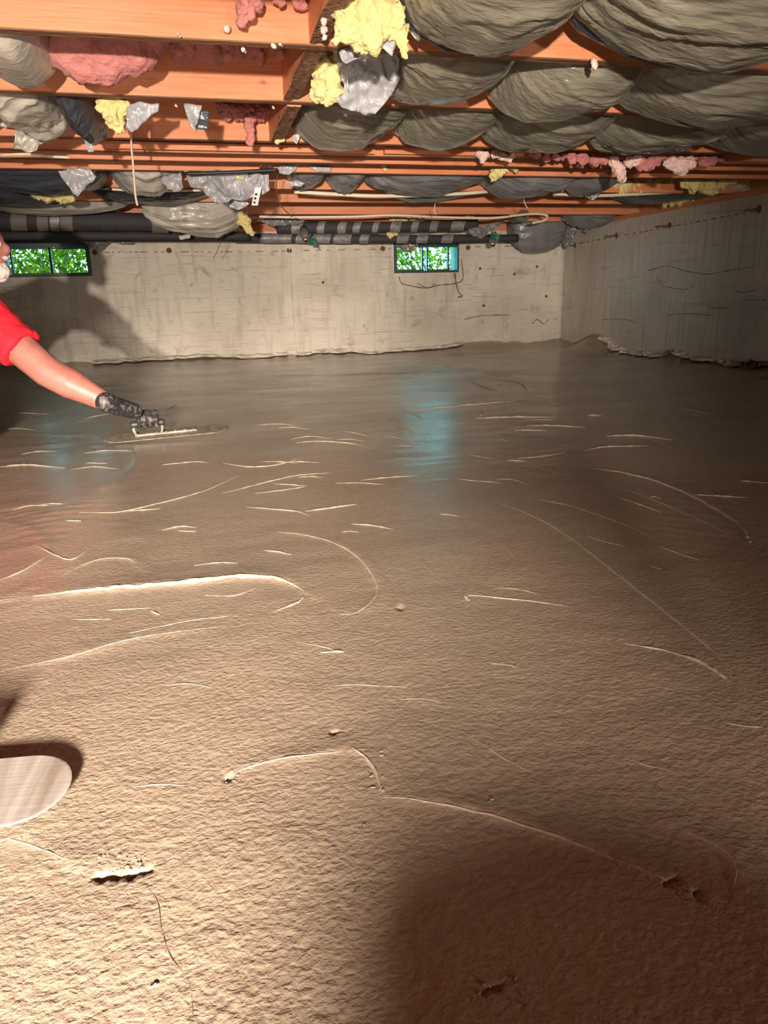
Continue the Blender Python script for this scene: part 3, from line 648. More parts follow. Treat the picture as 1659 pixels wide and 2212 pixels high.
# ================================================================== INSULATION BUNDLES IN PLASTIC
def bag(x0, x1, y0, y1, zb, mat, label, slant=0.0, seed=0, group='plastic-wrapped insulation bundles between joists', ztop=None, wr=1.0, pin=0.5, nu=120, nv=110, q=2.3, hem=False):
    if y0 > 4: nu, nv = min(nu, 90), min(nv, 84)
    seed = seed or random.randint(1, 999)
    zt = ztop if ztop is not None else ZJ + 0.13
    yc, hw = (y0 + y1) / 2, (y1 - y0) / 2
    u = np.linspace(0, 1, nu); th = np.concatenate([np.linspace(0, np.pi, 10, endpoint=False), np.linspace(np.pi, 2 * np.pi, nv - 10, endpoint=False)])
    U, T = np.meshgrid(u, th, indexing='ij')
    e = np.clip(1 - np.abs(2 * U - 1) ** q, 0, 1) ** 0.5           # fullness along the bundle
    wdt = hw * (pin + (1 - pin) * e) * np.where((U == 0) | (U == 1), 0.02, 1)
    low = (T > np.pi)
    h = np.where(low, zt - zb, 0.07) * (0.16 + 0.84 * e) * np.where((U == 0) | (U == 1), 0.02, 1)
    cs, sn = np.cos(T), np.sin(T)
    yy = yc + wdt * np.sign(cs) * np.abs(cs) ** 0.8
    zz = zt + h * np.sign(sn) * np.abs(sn) ** 0.85
    v_ = (T - np.pi) / np.pi
    # creases run end to end, fan out of the tied ends and wander
    wob = 0.8 * fbm(U * 2.2, v_ * 2, seed, 2) + slant * 1.5 * U
    r1 = 1 - 2 * np.abs(vn(v_ * 7 + wob, U * 1.6, seed + 1)) * 1.6
    r2 = 1 - 2 * np.abs(vn(v_ * 15 + 2 * wob + 1.2 * U, U * 2.6, seed + 2)) * 1.6
    r3 = 1 - 2 * np.abs(vn(v_ * 30 + 3 * wob - 2.5 * U, U * 5, seed + 4)) * 1.6
    cr = r1 + 0.65 * r2 + 0.55 * r3
    patch = 0.45 + 1.1 * np.clip(0.5 + 1.2 * fbm(U * 2.5, v_ * 1.8, seed + 9, 2), 0, 1)
    amp = wr * 0.0155 * patch * (0.55 + 0.5 * (1 - e)) * np.where(low, 1, 0.2)
    d = amp * (cr - 1.0) + 0.022 * fbm(U * 3, v_ * 3, seed + 6, 2) * low
    zz = zz - d * np.abs(sn); yy = yy - d * cs * -0.6
    yy = np.clip(yy, y0 + 0.003, y1 - 0.003)
    xx = x0 + (x1 - x0) * U + slant * 0.10 * (yy - yc) / hw
    zz = np.minimum(zz, ZS - 0.006)
    V = np.stack([xx, yy, zz], -1).reshape(-1, 3)
    f = []
    for i in range(nu - 1):
        for j in range(nv): f.append((i * nv + j, i * nv + (j + 1) % nv, (i + 1) * nv + (j + 1) % nv, (i + 1) * nv + j))
    f.append(tuple(range(nv))); f.append(tuple(range((nu - 1) * nv, nu * nv)))
    o = pyd('insulation_bundle', V, f, None, mat, True); place(o, ((x0 + x1) / 2, yc, zb))
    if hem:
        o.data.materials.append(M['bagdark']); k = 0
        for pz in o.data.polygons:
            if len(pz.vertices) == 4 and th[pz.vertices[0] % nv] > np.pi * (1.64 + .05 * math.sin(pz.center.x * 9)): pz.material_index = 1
    return meta(o, label, 'insulation', group)
g = lambda px, py, Y: float(at(px, py, Y)[0])
B1, B2, B3 = (1.645, 2.215), (2.265, 2.815), (2.865, 3.515)
# bay nearest the viewer
sx = lambda a, b, ya: float(fl(a, b, 1.27)[0])
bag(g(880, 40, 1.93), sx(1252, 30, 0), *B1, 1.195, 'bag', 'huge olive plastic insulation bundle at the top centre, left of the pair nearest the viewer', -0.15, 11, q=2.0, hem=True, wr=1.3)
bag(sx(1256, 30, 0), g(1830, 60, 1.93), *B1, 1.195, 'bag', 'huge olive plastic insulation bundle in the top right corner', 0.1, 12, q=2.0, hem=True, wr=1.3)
# second bay
e1, e2 = sx(1110, 165, 0), sx(1395, 170, 0)
bag(g(835, 170, 2.5), e1, *B2, 1.215, 'bag', 'dark olive bundle left end of the second bay, beside the torn grey sheet', -0.3, 13)
bag(e1 + .005, e2, *B2, 1.175, 'bag', 'shiny heavily creased bundle in the middle of the second bay', -0.5, 14, wr=1.5)
bag(e2 + .005, g(1800, 190, 2.5), *B2, 1.175, 'bag', 'olive bundle at the right edge of the second bay', -0.5, 15, wr=1.2)
# third bay
e0, e1, e2, e3, e4 = g(640, 270, 3.15), sx(862, 275, 0), sx(1057, 277, 0), sx(1310, 280, 0), sx(1575, 285, 0)
bag(e0, e1, *B3, 1.20, 'bag', 'creased bundle at the left end of the third bay, behind the rough block', -0.4, 16, wr=1.5)
bag(e1 + .005, e2, *B3, 1.2057, 'bag', 'second bundle from the left in the third bay', -0.35, 17, wr=1.4)
bag(e2 + .005, e3, *B3, 1.20, 'bag', 'third bundle from the left in the third bay', -0.45, 18, wr=1.2)
bag(e3 + .005, e4, *B3, 1.198, 'bag', 'fourth bundle from the left in the third bay with yellow fluff showing', -0.4, 19, wr=1.2)
bag(e4 + .005, g(1860, 285, 3.15), *B3, 1.205, 'bag', 'bundle at the right edge of the third bay', -0.3, 20)
# far bays, right half
B5, B6, B7, B8, B9 = (4.375, 4.975), (5.025, 5.615), (5.665, 6.415), (6.465, 7.045), (7.10, 7.50)
bag(g(620, 380, 4.7), g(700, 380, 4.7), *B5, 1.235, 'baggrey', 'small crumpled grey bundle just right of the white punched strap', 0.0, 21, wr=1.5, nu=60, nv=48)
bag(g(702, 385, 4.7), g(785, 385, 4.7), *B5, 1.225, 'baggrey', 'crumpled grey bundle left of the wide dark one', 0.0, 22, wr=1.5, nu=60, nv=48)
bag(g(787, 385, 4.7), g(1042, 385, 4.7), *B5, 1.205, 'baggrey', 'wide dark grey bundle above the cream cable, fifth bay centre', -0.3, 23, wr=1.4)
bag(g(1045, 390, 4.7), g(1222, 390, 4.7), *B5, 1.185, 'baggrey', 'dark grey bundle below the pale yellow tuft, right of the cream cable bend', -0.3, 24, wr=1.5)
bag(g(1225, 385, 4.7), g(1320, 385, 4.7), *B5, 1.205, 'baggrey', 'short grey bundle left of the yellow insulation near the right wall', 0.1, 25, wr=1.5, nu=60, nv=48)
bag(g(1320, 410, 5.3), g(1520, 410, 5.3), *B6, 1.235, 'bagdark', 'flat dark bundle beneath the yellow insulation near the right wall', 0.1, 26, nu=60, nv=48)
bag(g(830, 425, 5.3), g(1040, 425, 5.3), *B6, 1.245, 'bagdark', 'flat dark bundle just under the cream cable', 0.1, 27, nu=60, nv=48)
# left half
bag(g(-260, 230, 3.15), g(-20, 230, 3.15), *B3, 1.22, 'baglight', 'pale grey bundle cut off by the left edge in the third bay', 0.2, 30, wr=1.3)
bag(g(-18, 225, 3.15), g(128, 225, 3.15), *B3, 1.215, 'baglight', 'pale shiny bundle at the upper left, third bay', 0.4, 31, wr=1.7)
bag(g(143, 240, 3.15), g(215, 240, 3.15), *B3, 1.20, 'bagdark', 'dark brown plastic bundle right of the pale shiny one at upper left', 0.4, 32, wr=1.5)
bag(g(-60, 360, 4.7), g(234, 365, 4.7), *B5, 1.185, 'bagdark', 'long dark bundle on the left behind the hanging grey diamond flap', 0.1, 33)
bag(g(238, 380, 4.7), g(390, 380, 4.7), *B5, 1.195, 'baglight', 'pale striped bundle crossed by the hanging twine', -0.2, 34, wr=1.8)
bag(g(394, 385, 4.7), g(585, 385, 4.7), *B5, 1.205, 'baggrey', 'grey crumpled bundle left of the white punched strap', 0.2, 35, wr=1.8)
bag(g(-120, 420, 5.3), g(178, 425, 5.3), *B6, 1.20, 'bagdark', 'dark bundle holding a strip of yellow insulation at far left', 0.1, 36)
bag(g(182, 425, 5.3), g(480, 425, 5.3), *B6, 1.21, 'bagdark', 'dark bundle behind the long twine, in front of the pipes', 0.1, 37)
bag(g(-40, 440, 6.0), g(300, 445, 6.0), 5.665, 6.12, 1.20, 'baglight', 'dusty pale bundle lying above the fat striped pipe', 0.1, 38)
bag(g(310, 440, 6.0), g(530, 480, 6.0), 5.68, 6.12, 1.06, 'baglight', 'big drooping cream and grey bundle sagging past the end of the striped pipe', 0.3, 39, wr=2.0, ztop=1.30)
bag(3.15, 3.75, 7.12, 7.5, 0.98, 'baggrey', 'dark grey plastic bag sagging low in the far right corner', 0.2, 40, wr=1.9, ztop=1.26)
bag(g(1230, 470, 6.7), g(1330, 470, 6.7), *B8, 1.17, 'baggrey', 'small grey bundle hanging beside the right wall top', 0.1, 41, wr=1.8, nu=60, nv=48)
bag(g(-300, 230, 2.5) + .3, g(-120, 230, 2.5) + .3, *B2, 1.22, 'baglight', 'pale bundle just outside the left edge, second bay', 0.1, 42, nu=40, nv=32)

# ================================================================== LOOSE FIBREGLASS AND TORN PLASTIC
def fluff(px, Y, mat, label, cat='insulation', name='insulation_tuft', depth=0.9, vox=None, group=None, amp=1.0):
    """px: (x, y, radius) in photo pixels at distance Y"""
    parts = []; s = Y / F_PX * 1.04
    for k, (x, y, r_) in enumerate(px):
        c = at(x, y, Y + random.uniform(-.01, .01)); parts.append(sphere_vf(c, r_ * s, (1, depth, 1)))
    rm = np.mean([q[2] for q in px]) * s
    o = blob(name, parts, vox or max(0.004, rm * 0.16), mat, None, 2)
    displace(o, rm * 0.42 * amp, 1.1 / rm, len(px)); displace(o, rm * 0.12 * amp, 4 / rm, 3)
    c = at(px[0][0], px[0][1], Y); place(o, c)
    return meta(o, label, cat, group or ('pink fibreglass tufts' if 'pink' in mat or 'pale' in mat else 'yellow fibreglass tufts'))
fluff([(760, 10, 40), (790, 20, 42), (830, 30, 38), (745, 70, 22), (770, 60, 32), (800, 75, 30), (785, 95, 16), (845, 55, 26), (865, 70, 18), (868, 95, 15), (870, 110, 11), (728, 85, 10)], 2.0, 'yellow', 'bright yellow torn insulation hanging at the top beside the nearest joist', depth=0.7)
fluff([(700, 145, 22), (715, 165, 22), (695, 190, 20), (720, 195, 18), (705, 210, 13), (680, 205, 12), (735, 125, 18)], 2.5, 'yellow', 'flat yellow insulation piece hanging just right of the large rough block')
fluff([(235, 225, 18), (250, 235, 20), (245, 255, 17), (255, 270, 12), (225, 230, 14), (262, 225, 14)], 2.95, 'yellow', 'yellow tuft hanging between the two left grey flaps')
fluff([(1075, 370, 13), (1068, 380, 11), (1090, 365, 10), (1115, 368, 6), (1110, 362, 7)], 4.2, 'yellow', 'pale yellow tuft hanging under the pink strip')
fluff([(1330, 395, 16), (1350, 400, 17), (1370, 400, 12), (1378, 415, 7), (1395, 392, 12), (1420, 390, 10), (1445, 390, 10)], 5.0, 'yellow', 'wide yellow insulation clump left half of the pair by the right wall', amp=1.2)
fluff([(1480, 395, 12), (1500, 400, 16), (1530, 400, 18), (1545, 412, 10), (1560, 392, 16), (1580, 388, 12)], 4.7, 'yellow', 'wide yellow insulation clump right half of the pair by the right wall', amp=1.2)
fluff([(1450, 437, 9), (1470, 435, 11), (1490, 436, 7), (1435, 443, 6)], 5.6, 'yellow', 'small brownish yellow clump lying on the right sill plate')
fluff([(80, 415, 12), (105, 418, 14), (130, 422, 13), (150, 425, 9)], 5.0, 'yellow', 'dull yellow insulation peeking from the dark bundle at far left')
fluff([(525, 465, 10), (530, 480, 10), (537, 495, 8), (520, 480, 7), (543, 505, 5)], 5.68, 'yellow', 'cream yellow strand drooping right of the big drooping bundle')
fluff([(525, 390, 9), (540, 400, 8), (550, 395, 6), (515, 385, 6), (545, 410, 6)], 4.36, 'yellow', 'small yellow tuft caught in crumpled grey plastic near the strap')
fluff([(850, 475, 9), (870, 473, 10), (895, 474, 8), (912, 478, 7)], 6.78, 'yellow', 'thin yellow insulation lying on top of the taped pipe')
fluff([(1010, 470, 7), (1020, 474, 7)], 6.78, 'yellow', 'small yellow tuft on the right end of the taped pipe')
fluff([(843, 507, 8), (855, 503, 6)], 6.8, 'yellow', 'tiny yellow tuft under the taped pipe left of the right window')
fluff([(605, 300, 6), (598, 307, 5), (612, 303, 4)], 3.45, 'yellow', 'tiny cream tuft dangling under the smaller rough block')
fluff([(832, 364, 5), (830, 358, 4)], 4.3, 'yellow', 'tiny cream tuft on the joist face above the wide dark grey bundle')
fluff([(120, 85, 40), (170, 95, 55), (220, 100, 60), (280, 90, 55), (320, 85, 35), (200, 130, 30), (235, 138, 22), (260, 130, 24)], 2.6, 'pink', 'large sagging pink batt between the two nearest joists at upper left', name='insulation_batt', depth=0.8, vox=0.012, amp=0.5)
fluff([(400, 100, 28), (450, 105, 26), (500, 108, 24), (550, 112, 22), (470, 125, 10), (600, 110, 14)], 2.7, 'pink', 'thin pink layer in shadow right of the large pink batt', name='insulation_batt', amp=0.7)
fluff([(535, 8, 20), (530, 25, 17), (525, 42, 12), (550, 5, 16)], 2.17, 'pink', 'pink tuft draped over the nearest joist face, larger of the two')
fluff([(600, 2, 9), (608, 6, 7)], 2.18, 'pink', 'tiny pink tuft at the top edge left of the larger one')
fluff([(645, 5, 12), (655, 14, 8)], 2.18, 'pink', 'small pink tuft at the top edge left of the nearest block')
fluff([(490, 62, 7)], 2.2, 'pale_fluff', 'tiny pink speck stuck to the nearest joist', amp=.6)
fluff([(700, 45, 7), (700, 65, 8), (702, 80, 6)], 2.05, 'pale_fluff', 'small pale pink wisp on the nearest block end')
fluff([(540, 240, 10), (540, 255, 10), (538, 275, 10), (542, 295, 9), (540, 308, 6)], 3.4, 'pink', 'long finger-like pink tuft dangling before the third joist')
fluff([(490, 240, 16), (515, 245, 14), (560, 245, 14), (575, 240, 10)], 3.46, 'pink', 'dim pink clump behind the long pink finger')
fluff([(1035, 332, 9), (1042, 342, 8), (1050, 333, 7)], 3.74, 'pale_fluff', 'leftmost pale pink wisp of the strip on the paired joists')
fluff([(1070, 333, 9), (1085, 336, 10), (1098, 342, 8), (1105, 335, 8)], 3.74, 'pale_fluff', 'second pale pink wisp of the strip on the paired joists')
fluff([(1145, 334, 6), (1160, 336, 8), (1180, 340, 9), (1200, 338, 9), (1215, 336, 8), (1235, 340, 11), (1260, 342, 13), (1285, 345, 13), (1305, 346, 10)], 3.72, 'pink', 'long ragged pink strip lying along the paired joists')
fluff([(1325, 348, 11), (1335, 365, 13), (1342, 380, 11), (1345, 388, 7), (1360, 350, 12), (1375, 345, 12)], 3.72, 'pale_fluff', 'pale pink lobe drooping down at the middle of the long pink strip')
fluff([(1385, 355, 12), (1405, 352, 13), (1420, 348, 10), (1395, 362, 8)], 3.72, 'pink', 'peach pink clump right of the drooping lobe')
fluff([(1450, 352, 13), (1470, 358, 18), (1490, 352, 14), (1475, 372, 8), (1440, 355, 8)], 3.72, 'pale_fluff', 'round rosy clump near the right end of the pink strip')
fluff([(1520, 348, 11), (1540, 345, 11), (1560, 342, 8), (1530, 355, 7)], 3.72, 'pink', 'last pink clump at the right end of the strip')
fluff([(1283, 133, 7), (1285, 143, 7), (1278, 128, 4)], 2.2, 'pale_fluff', 'tiny pale pink tuft stuck on the nearest joist above the shiny bundle')
fluff([(1165, 482, 3), (460, 463, 4)], 5.65, 'pale_fluff', 'tiny pink crumb on the big drooping bundle', amp=.5) if False else None

def flap(poly, Y, mat, label, crump=0.03, yl=0.0, name='plastic_flap', cat='torn plastic', group='torn plastic scraps', thick=0.0012, sd=None):
    sd = sd or random.randint(1, 500)
    bm = bmesh.new(); cx_ = np.mean([p[0] for p in poly]); cy_ = np.mean([p[1] for p in poly])
    h = max(p[1] for p in poly) - min(p[1] for p in poly)
    vs = [bm.verts.new(at(x, y, Y + yl * (y - cy_) / max(h, 1))) for x, y in poly]
    bm.faces.new(vs); bmesh.ops.triangulate(bm, faces=bm.faces[:])
    for _ in range(4):
        es = sorted(bm.edges, key=lambda e: -e.calc_length()); L0 = es[0].calc_length()
        es = [e for e in es if e.calc_length() > 0.012]
        if not es: break
        bmesh.ops.subdivide_edges(bm, edges=es, cuts=1); bmesh.ops.triangulate(bm, faces=[f for f in bm.faces if len(f.verts) > 3])
    bmesh.ops.beautify_fill(bm, faces=bm.faces[:], edges=bm.edges[:])
    for v in bm.verts:
        p = v.co * 9 + Vector((sd, sd * .3, 0)); q = v.co * 28 + Vector((sd, 0, sd))
        v.co.y += crump * (1.4 * mn.noise(p) + 0.8 * abs(mn.noise(q)) + .25 * mn.noise(q * 2.2))
        v.co.x += crump * 0.25 * mn.noise(q); v.co.z += crump * 0.25 * mn.noise(q + Vector((5, 5, 5)))
    me = bpy.data.meshes.new(name); bm.to_mesh(me); bm.free()
    o = link(name, me, None, mat, True); sm = o.modifiers.new('thickness', 'SOLIDIFY'); sm.thickness = thick
    place(o, at(poly[0][0], poly[0][1], Y)); return meta(o, label, cat, group)
flap([(735, 100), (760, 92), (800, 115), (840, 100), (862, 120), (868, 165), (850, 195), (838, 215), (812, 248), (815, 238), (780, 240), (745, 232), (720, 212), (740, 200), (748, 170), (735, 140), (728, 120)], 2.45, 'flap', 'large torn grey sheet hanging beside the big rough block', 0.035, 0.1)
flap([(800, 70), (850, 60), (862, 85), (850, 118), (835, 105), (815, 95)], 2.0, 'flap', 'small pale grey scrap folded over the bright yellow insulation', 0.03)
flap([(725, 108), (770, 100), (800, 110), (812, 125), (790, 135), (775, 128), (745, 140)], 2.1, 'flap', 'grey scrap directly under the bright yellow insulation', 0.03)
flap([(850, -20), (940, -20), (915, 30), (905, 85), (890, 70), (875, 45), (865, 20)], 2.05, 'bag', 'tan plastic strip hanging between yellow insulation and the huge bundle', 0.03)
flap([(745, 130), (860, 118), (870, 150), (830, 165), (770, 170), (745, 160)], 2.6, 'yellow', 'ochre kraft facing behind the large torn grey sheet', 0.03)
flap([(276, 225), (300, 220), (345, 225), (342, 240), (310, 262), (285, 287), (272, 275)], 2.93, 'flap', 'grey triangular flap right of the upper left yellow tuft', 0.02)
flap([(396, 225), (437, 225), (425, 250), (424, 287), (412, 272), (402, 248)], 2.93, 'flap', 'curled woven mesh scrap hanging in front of the third joist', 0.02)
flap([(437, 236), (452, 238), (449, 281), (424, 279), (428, 255)], 2.95, 'bagdark', 'black netting scrap beside the curled mesh', 0.006)
flap([(178, 262), (196, 280), (202, 326), (190, 328), (183, 305), (170, 275)], 3.3, 'flap', 'grey twisted strip dangling at the upper left', 0.02)
flap([(35, 275), (60, 270), (95, 275), (135, 290), (92, 310), (80, 328), (33, 325)], 3.42, 'baglight', 'crumpled pale plastic piece below the shiny bundle at upper left', 0.05)
flap([(0, 262), (30, 268), (25, 276), (0, 272)], 3.4, 'baglight', 'small pale scrap at the left edge below the shiny bundle', 0.02)
flap([(125, 370), (170, 362), (195, 365), (209, 382), (190, 400), (168, 425), (155, 412), (140, 392)], 4.3, 'flap', 'grey diamond-shaped flap hanging at the left', 0.03)
flap([(340, 385), (362, 378), (390, 372), (397, 405), (385, 414), (362, 408)], 4.33, 'flap', 'grey corner flap hanging off the pale striped bundle', 0.03)
flap([(395, 368), (480, 366), (540, 372), (580, 380), (582, 410), (560, 420), (530, 432), (505, 430), (470, 442), (445, 420), (440, 408), (412, 402)], 4.30, 'flap', 'big crumpled grey sheet left of the white punched strap', 0.05)
flap([(500, 430), (525, 428), (540, 440), (515, 455), (495, 448)], 4.5, 'flap', 'small grey scrap under the big crumpled sheet', 0.03)
flap([(602, 355), (645, 354), (640, 368), (625, 378), (603, 374)], 4.3, 'flap', 'small shiny grey scrap right of the short block end', 0.02)
flap([(617, 392), (640, 388), (660, 395), (650, 403), (625, 402)], 4.35, 'flap', 'small pale scrap below the shiny grey one', 0.02)
flap([(660, 358), (720, 360), (715, 370), (690, 372)], 4.3, 'flap', 'thin grey scrap on the joist right of the short block', 0.015)
flap([(633, 292), (650, 288), (645, 305), (641, 312), (634, 305)], 3.45, 'flap', 'tiny bluish scrap beside the cream tuft under the smaller block', 0.01)
flap([(1010, 495), (1060, 482), (1095, 475), (1060, 500), (1040, 515), (1018, 512)], 6.7, 'baggrey', 'pointed grey plastic tail over the taped pipe near the green valves', 0.04)
flap([(565, 470), (640, 472), (660, 478), (640, 486), (590, 488), (568, 480)], 6.55, 'baggrey', 'grey film draped over the left end of the taped pipe', 0.04)
flap([(1215, 470), (1320, 465), (1312, 480), (1280, 492), (1268, 505), (1262, 498), (1270, 485), (1225, 482)], 6.9, 'baggrey', 'ragged dark sheet draped along the top of the right wall', 0.05)
flap([(1230, 480), (1255, 485), (1240, 515), (1225, 540), (1215, 520)], 7.1, 'baggrey', 'narrow ragged strip beside the sagging corner bag', 0.04)
flap([(1290, 385), (1310, 395), (1295, 420), (1282, 434), (1285, 415), (1265, 425), (1275, 405)], 4.9, 'baggrey', 'ragged grey points hanging below the short grey bundle', 0.03)
flap([(1480, 380), (1510, 370), (1500, 300), (1440, 310), (1330, 300), (1380, 320), (1430, 333)], 3.5, 'baggrey', 'grey torn film hanging from the fourth bundle of the third bay', 0.03) if False else None
flap([(1340, 312), (1400, 322), (1500, 315), (1480, 328), (1440, 330), (1405, 335), (1370, 330)], 3.5, 'baggrey', 'torn film edge hanging below the fourth bundle of the third bay', 0.02)
flap([(1552, 278), (1580, 268), (1578, 290), (1560, 302)], 3.2, 'flap', 'pale torn corner between the last two bundles of the third bay', 0.02)
flap([(160, 515), (240, 515), (225, 525), (210, 545), (200, 535), (188, 522)], 7.2, 'baggrey', 'grey torn film above the right corner of the left window', 0.05)
flap([(235, 515), (290, 516), (285, 528), (262, 528), (245, 524)], 7.3, 'baggrey', 'scalloped grey film hanging onto the back wall', 0.03)
flap([(852, 520), (905, 520), (902, 533), (888, 546), (868, 540), (855, 533)], YB - 0.03, 'bag', 'murky plastic piece covering the upper corner of the right window', 0.02)
flap([(385, 510), (412, 505), (410, 515), (388, 518)], 6.0, 'baglight', 'white scrap under the end of the fat striped pipe', 0.02)
for k, (x, y, s_) in enumerate([(590, 98, 5), (605, 96, 4), (525, 107, 5), (385, 74, 4), (745, 247, 4), (590, 232, 3), (380, 228, 3)]):
    fluff([(x, y, s_), (x + s_, y + s_, s_ * .7)], 2.2 if y < 150 else 2.8, 'pale_fluff', ['pale crumb on the nearest joist edge, right one of two', 'pale crumb on the nearest joist edge, next to the right one', 'pale crumb under the nearest joist at mid left', 'pale crumb under the nearest joist farther left', 'white crumb at the tip of the large torn sheet', 'white crumb under the second joist by the block', 'white crumb under the second joist by the mesh'][k], group='crumbs of fibreglass on the joists', amp=.6)
# dangling twine, straps, cables
def thing_tube(name, pts, rad, mat, label, cat, sp=8, n=8, group=None):
    o = tube(name, pts, rad, mat, None, n, sp); place(o, pts[0]); return meta(o, label, cat, group)
thing_tube('twine', [at(283, 287, 3.4), at(284, 320, 3.4), at(287, 350, 3.4), at(290, 390, 3.4), at(293, 425, 3.4), at(297, 444, 3.4)], 0.0045, 'twine', 'long pale twine hanging straight down at the left', 'twine')
thing_tube('wire', [at(600, 378, 4.3), at(597, 400, 4.3), at(600, 430, 4.4), at(612, 450, 4.5), at(630, 468, 4.6)], 0.003, 'rust', 'thin rusty wire curling down right of the white strap', 'wire')
thing_tube('wire', [at(487, 500, 6.2), at(478, 520, 6.3), at(468, 545, 6.4), at(460, 560, 6.4)], 0.0022, 'rust', 'hair-thin wire hanging below the big drooping bundle', 'wire')
thing_tube('wire', [at(1500, 105, 2.2), at(1502, 125, 2.2), at(1500, 147, 2.2)], 0.0018, 'cableb', 'short black wire looped over the nearest joist at right', 'wire')
cb = thing_tube('cable', [at(635, 414, 4.95), at(700, 418, 4.95), at(800, 423, 4.95), at(900, 422, 4.95), at(1000, 418, 4.95), at(1060, 413, 4.97)], 0.012, 'cablew', 'thick cream cable sagging across the middle of the ceiling', 'cable')
thing_tube('cable', [at(1195, 419, 4.96), at(1260, 422, 4.96), at(1320, 422, 4.98), at(1400, 418, 5.0), at(1500, 413, 5.0)], 0.011, 'cablew', 'cream cable continuing towards the right wall', 'cable')
thing_tube('cable', [at(560, 468, 6.0), at(640, 469, 6.0), at(760, 468, 6.0), at(850, 465, 6.0), at(950, 469, 6.0), at(1050, 471, 6.0), at(1100, 468, 6.0)], 0.010, 'cablew', 'thin cream cable running just above the taped pipes', 'cable')
thing_tube('cable', [at(1100, 467, 6.1), at(1150, 462, 6.1), at(1180, 465, 6.1), at(1178, 475, 6.1), at(1150, 482, 6.1)], 0.010, 'cablew', 'looped cream cable end left of the corner bag', 'cable')
thing_tube('cable', [at(190, 405, 4.95), at(260, 410, 4.95), at(330, 412, 4.95), at(440, 411, 4.95), at(470, 408, 4.95)], 0.008, 'cablew', 'thin pale cable behind the long twine', 'cable')
thing_tube('cable', [at(0, 335, 3.78), at(60, 333, 3.76), at(110, 338, 3.76), at(150, 340, 3.78)], 0.006, 'cablew', 'pale cable end lying along the joist at far left', 'cable')
thing_tube('cable', [at(400, 375, 4.2), at(480, 373, 4.2), at(560, 369, 4.2), at(600, 367, 4.2)], 0.009, 'cableb', 'black cable passing over the crumpled grey sheet', 'cable')
thing_tube('cable', [at(0, 395, 4.9), at(80, 402, 4.9), at(160, 406, 4.9), at(240, 408, 4.9)], 0.009, 'cableb', 'black cable across the dark bundles at far left', 'cable')
for px, lb in (([(1130, 425), (1134, 440), (1140, 450)], 'cobweb-pale thread hanging under the cream cable, right one'), ([(940, 440), (938, 455), (942, 464)], 'pale thread hanging under the joist above the taped pipes'), ([(748, 150), (750, 170), (752, 192)], 'short pale thread in front of the large torn sheet')):
    Yt = 5.0 if px[0][1] > 400 else 2.4
    thing_tube('thread', [at(a, b, Yt) for a, b in px], 0.003 if Yt > 3 else 0.0015, 'cablew', lb, 'thread')
# punched strap
st = root('hanger_strap', at(553, 413, 4.2)); meta(st, 'white punched metal strap hanging from the ceiling', 'strap')
sp_ = [at(558, 405, 4.2), at(556, 415, 4.2), at(553, 428, 4.19), at(550, 444, 4.17)]
P = spline(sp_, 5); v = []; f = []
for p in P:
    for dx, dy in ((-.017, 0), (.017, 0), (.017, .002), (-.017, .002)): v.append((p[0] + dx, p[1] + dy, p[2]))
for i in range(len(P) - 1):
    for j in range(4): f.append((i * 4 + j, i * 4 + (j + 1) % 4, i * 4 + 4 + (j + 1) % 4, i * 4 + 4 + j))
f += [(0, 1, 2, 3), tuple(len(v) - 4 + k for k in range(4))]
pyd('strap_band', v, f, st, 'strap')
for (x, y) in ((553, 420), (551, 429), (549.5, 438)):
    c = at(x, y, 4.185); v, f = tube_vf([c, c + np.array([0, -.012, 0])], 0.0055, 10); pyd('strap_hole', v, f, st, 'hole')
rootparts(st)

# ================================================================== PIPES
def pipe_run(name, pts, rad, bands, label, sleeve='foam', band='tape', helix=0.0, group=None):
    r = root(name, pts[0]); meta(r, label, 'pipe', group)
    P = spline(pts, 20); s = np.concatenate([[0], np.cumsum(np.linalg.norm(np.diff(P, axis=0), axis=1))]); L_ = s[-1]
    rr = rad * (1 + 0.10 * fbm(s * 6, s * 0 + rad * 100, 3, 2))
    v, f = tube_vf(P, rr, 20); pyd('pipe_sleeve', v, f, r, sleeve, True)
    def pos(t): 
        return np.array([np.interp(t, s, P[:, k]) for k in range(3)])
    for (a, b) in bands:
        n = 12; k = 20; v = []; f = []; sd = random.random() * 30
        for i in range(n + 1):
            for j in range(k):
                q = 2 * math.pi * j / k
                t = (a + (b - a) * i / n) * L_ + helix * math.sin(q + 1) + 0.006 * float(vn(i * .0 + q * 1.3, sd + (i > n / 2), 2))
                c = pos(min(max(t, 0), L_)); rad_ = np.interp(min(max(t, 0), L_), s, rr) + 0.0035 + 0.002 * float(vn(i * .8, j * .9, int(sd)))
                v.append(c + np.array([0, math.cos(q) * rad_, math.sin(q) * rad_]))
        for i in range(n):
            for j in range(k): f.append((i * k + j, i * k + (j + 1) % k, (i + 1) * k + (j + 1) % k, (i + 1) * k + j))
        pyd('tape_band', v, f, r, band, True)
    return r
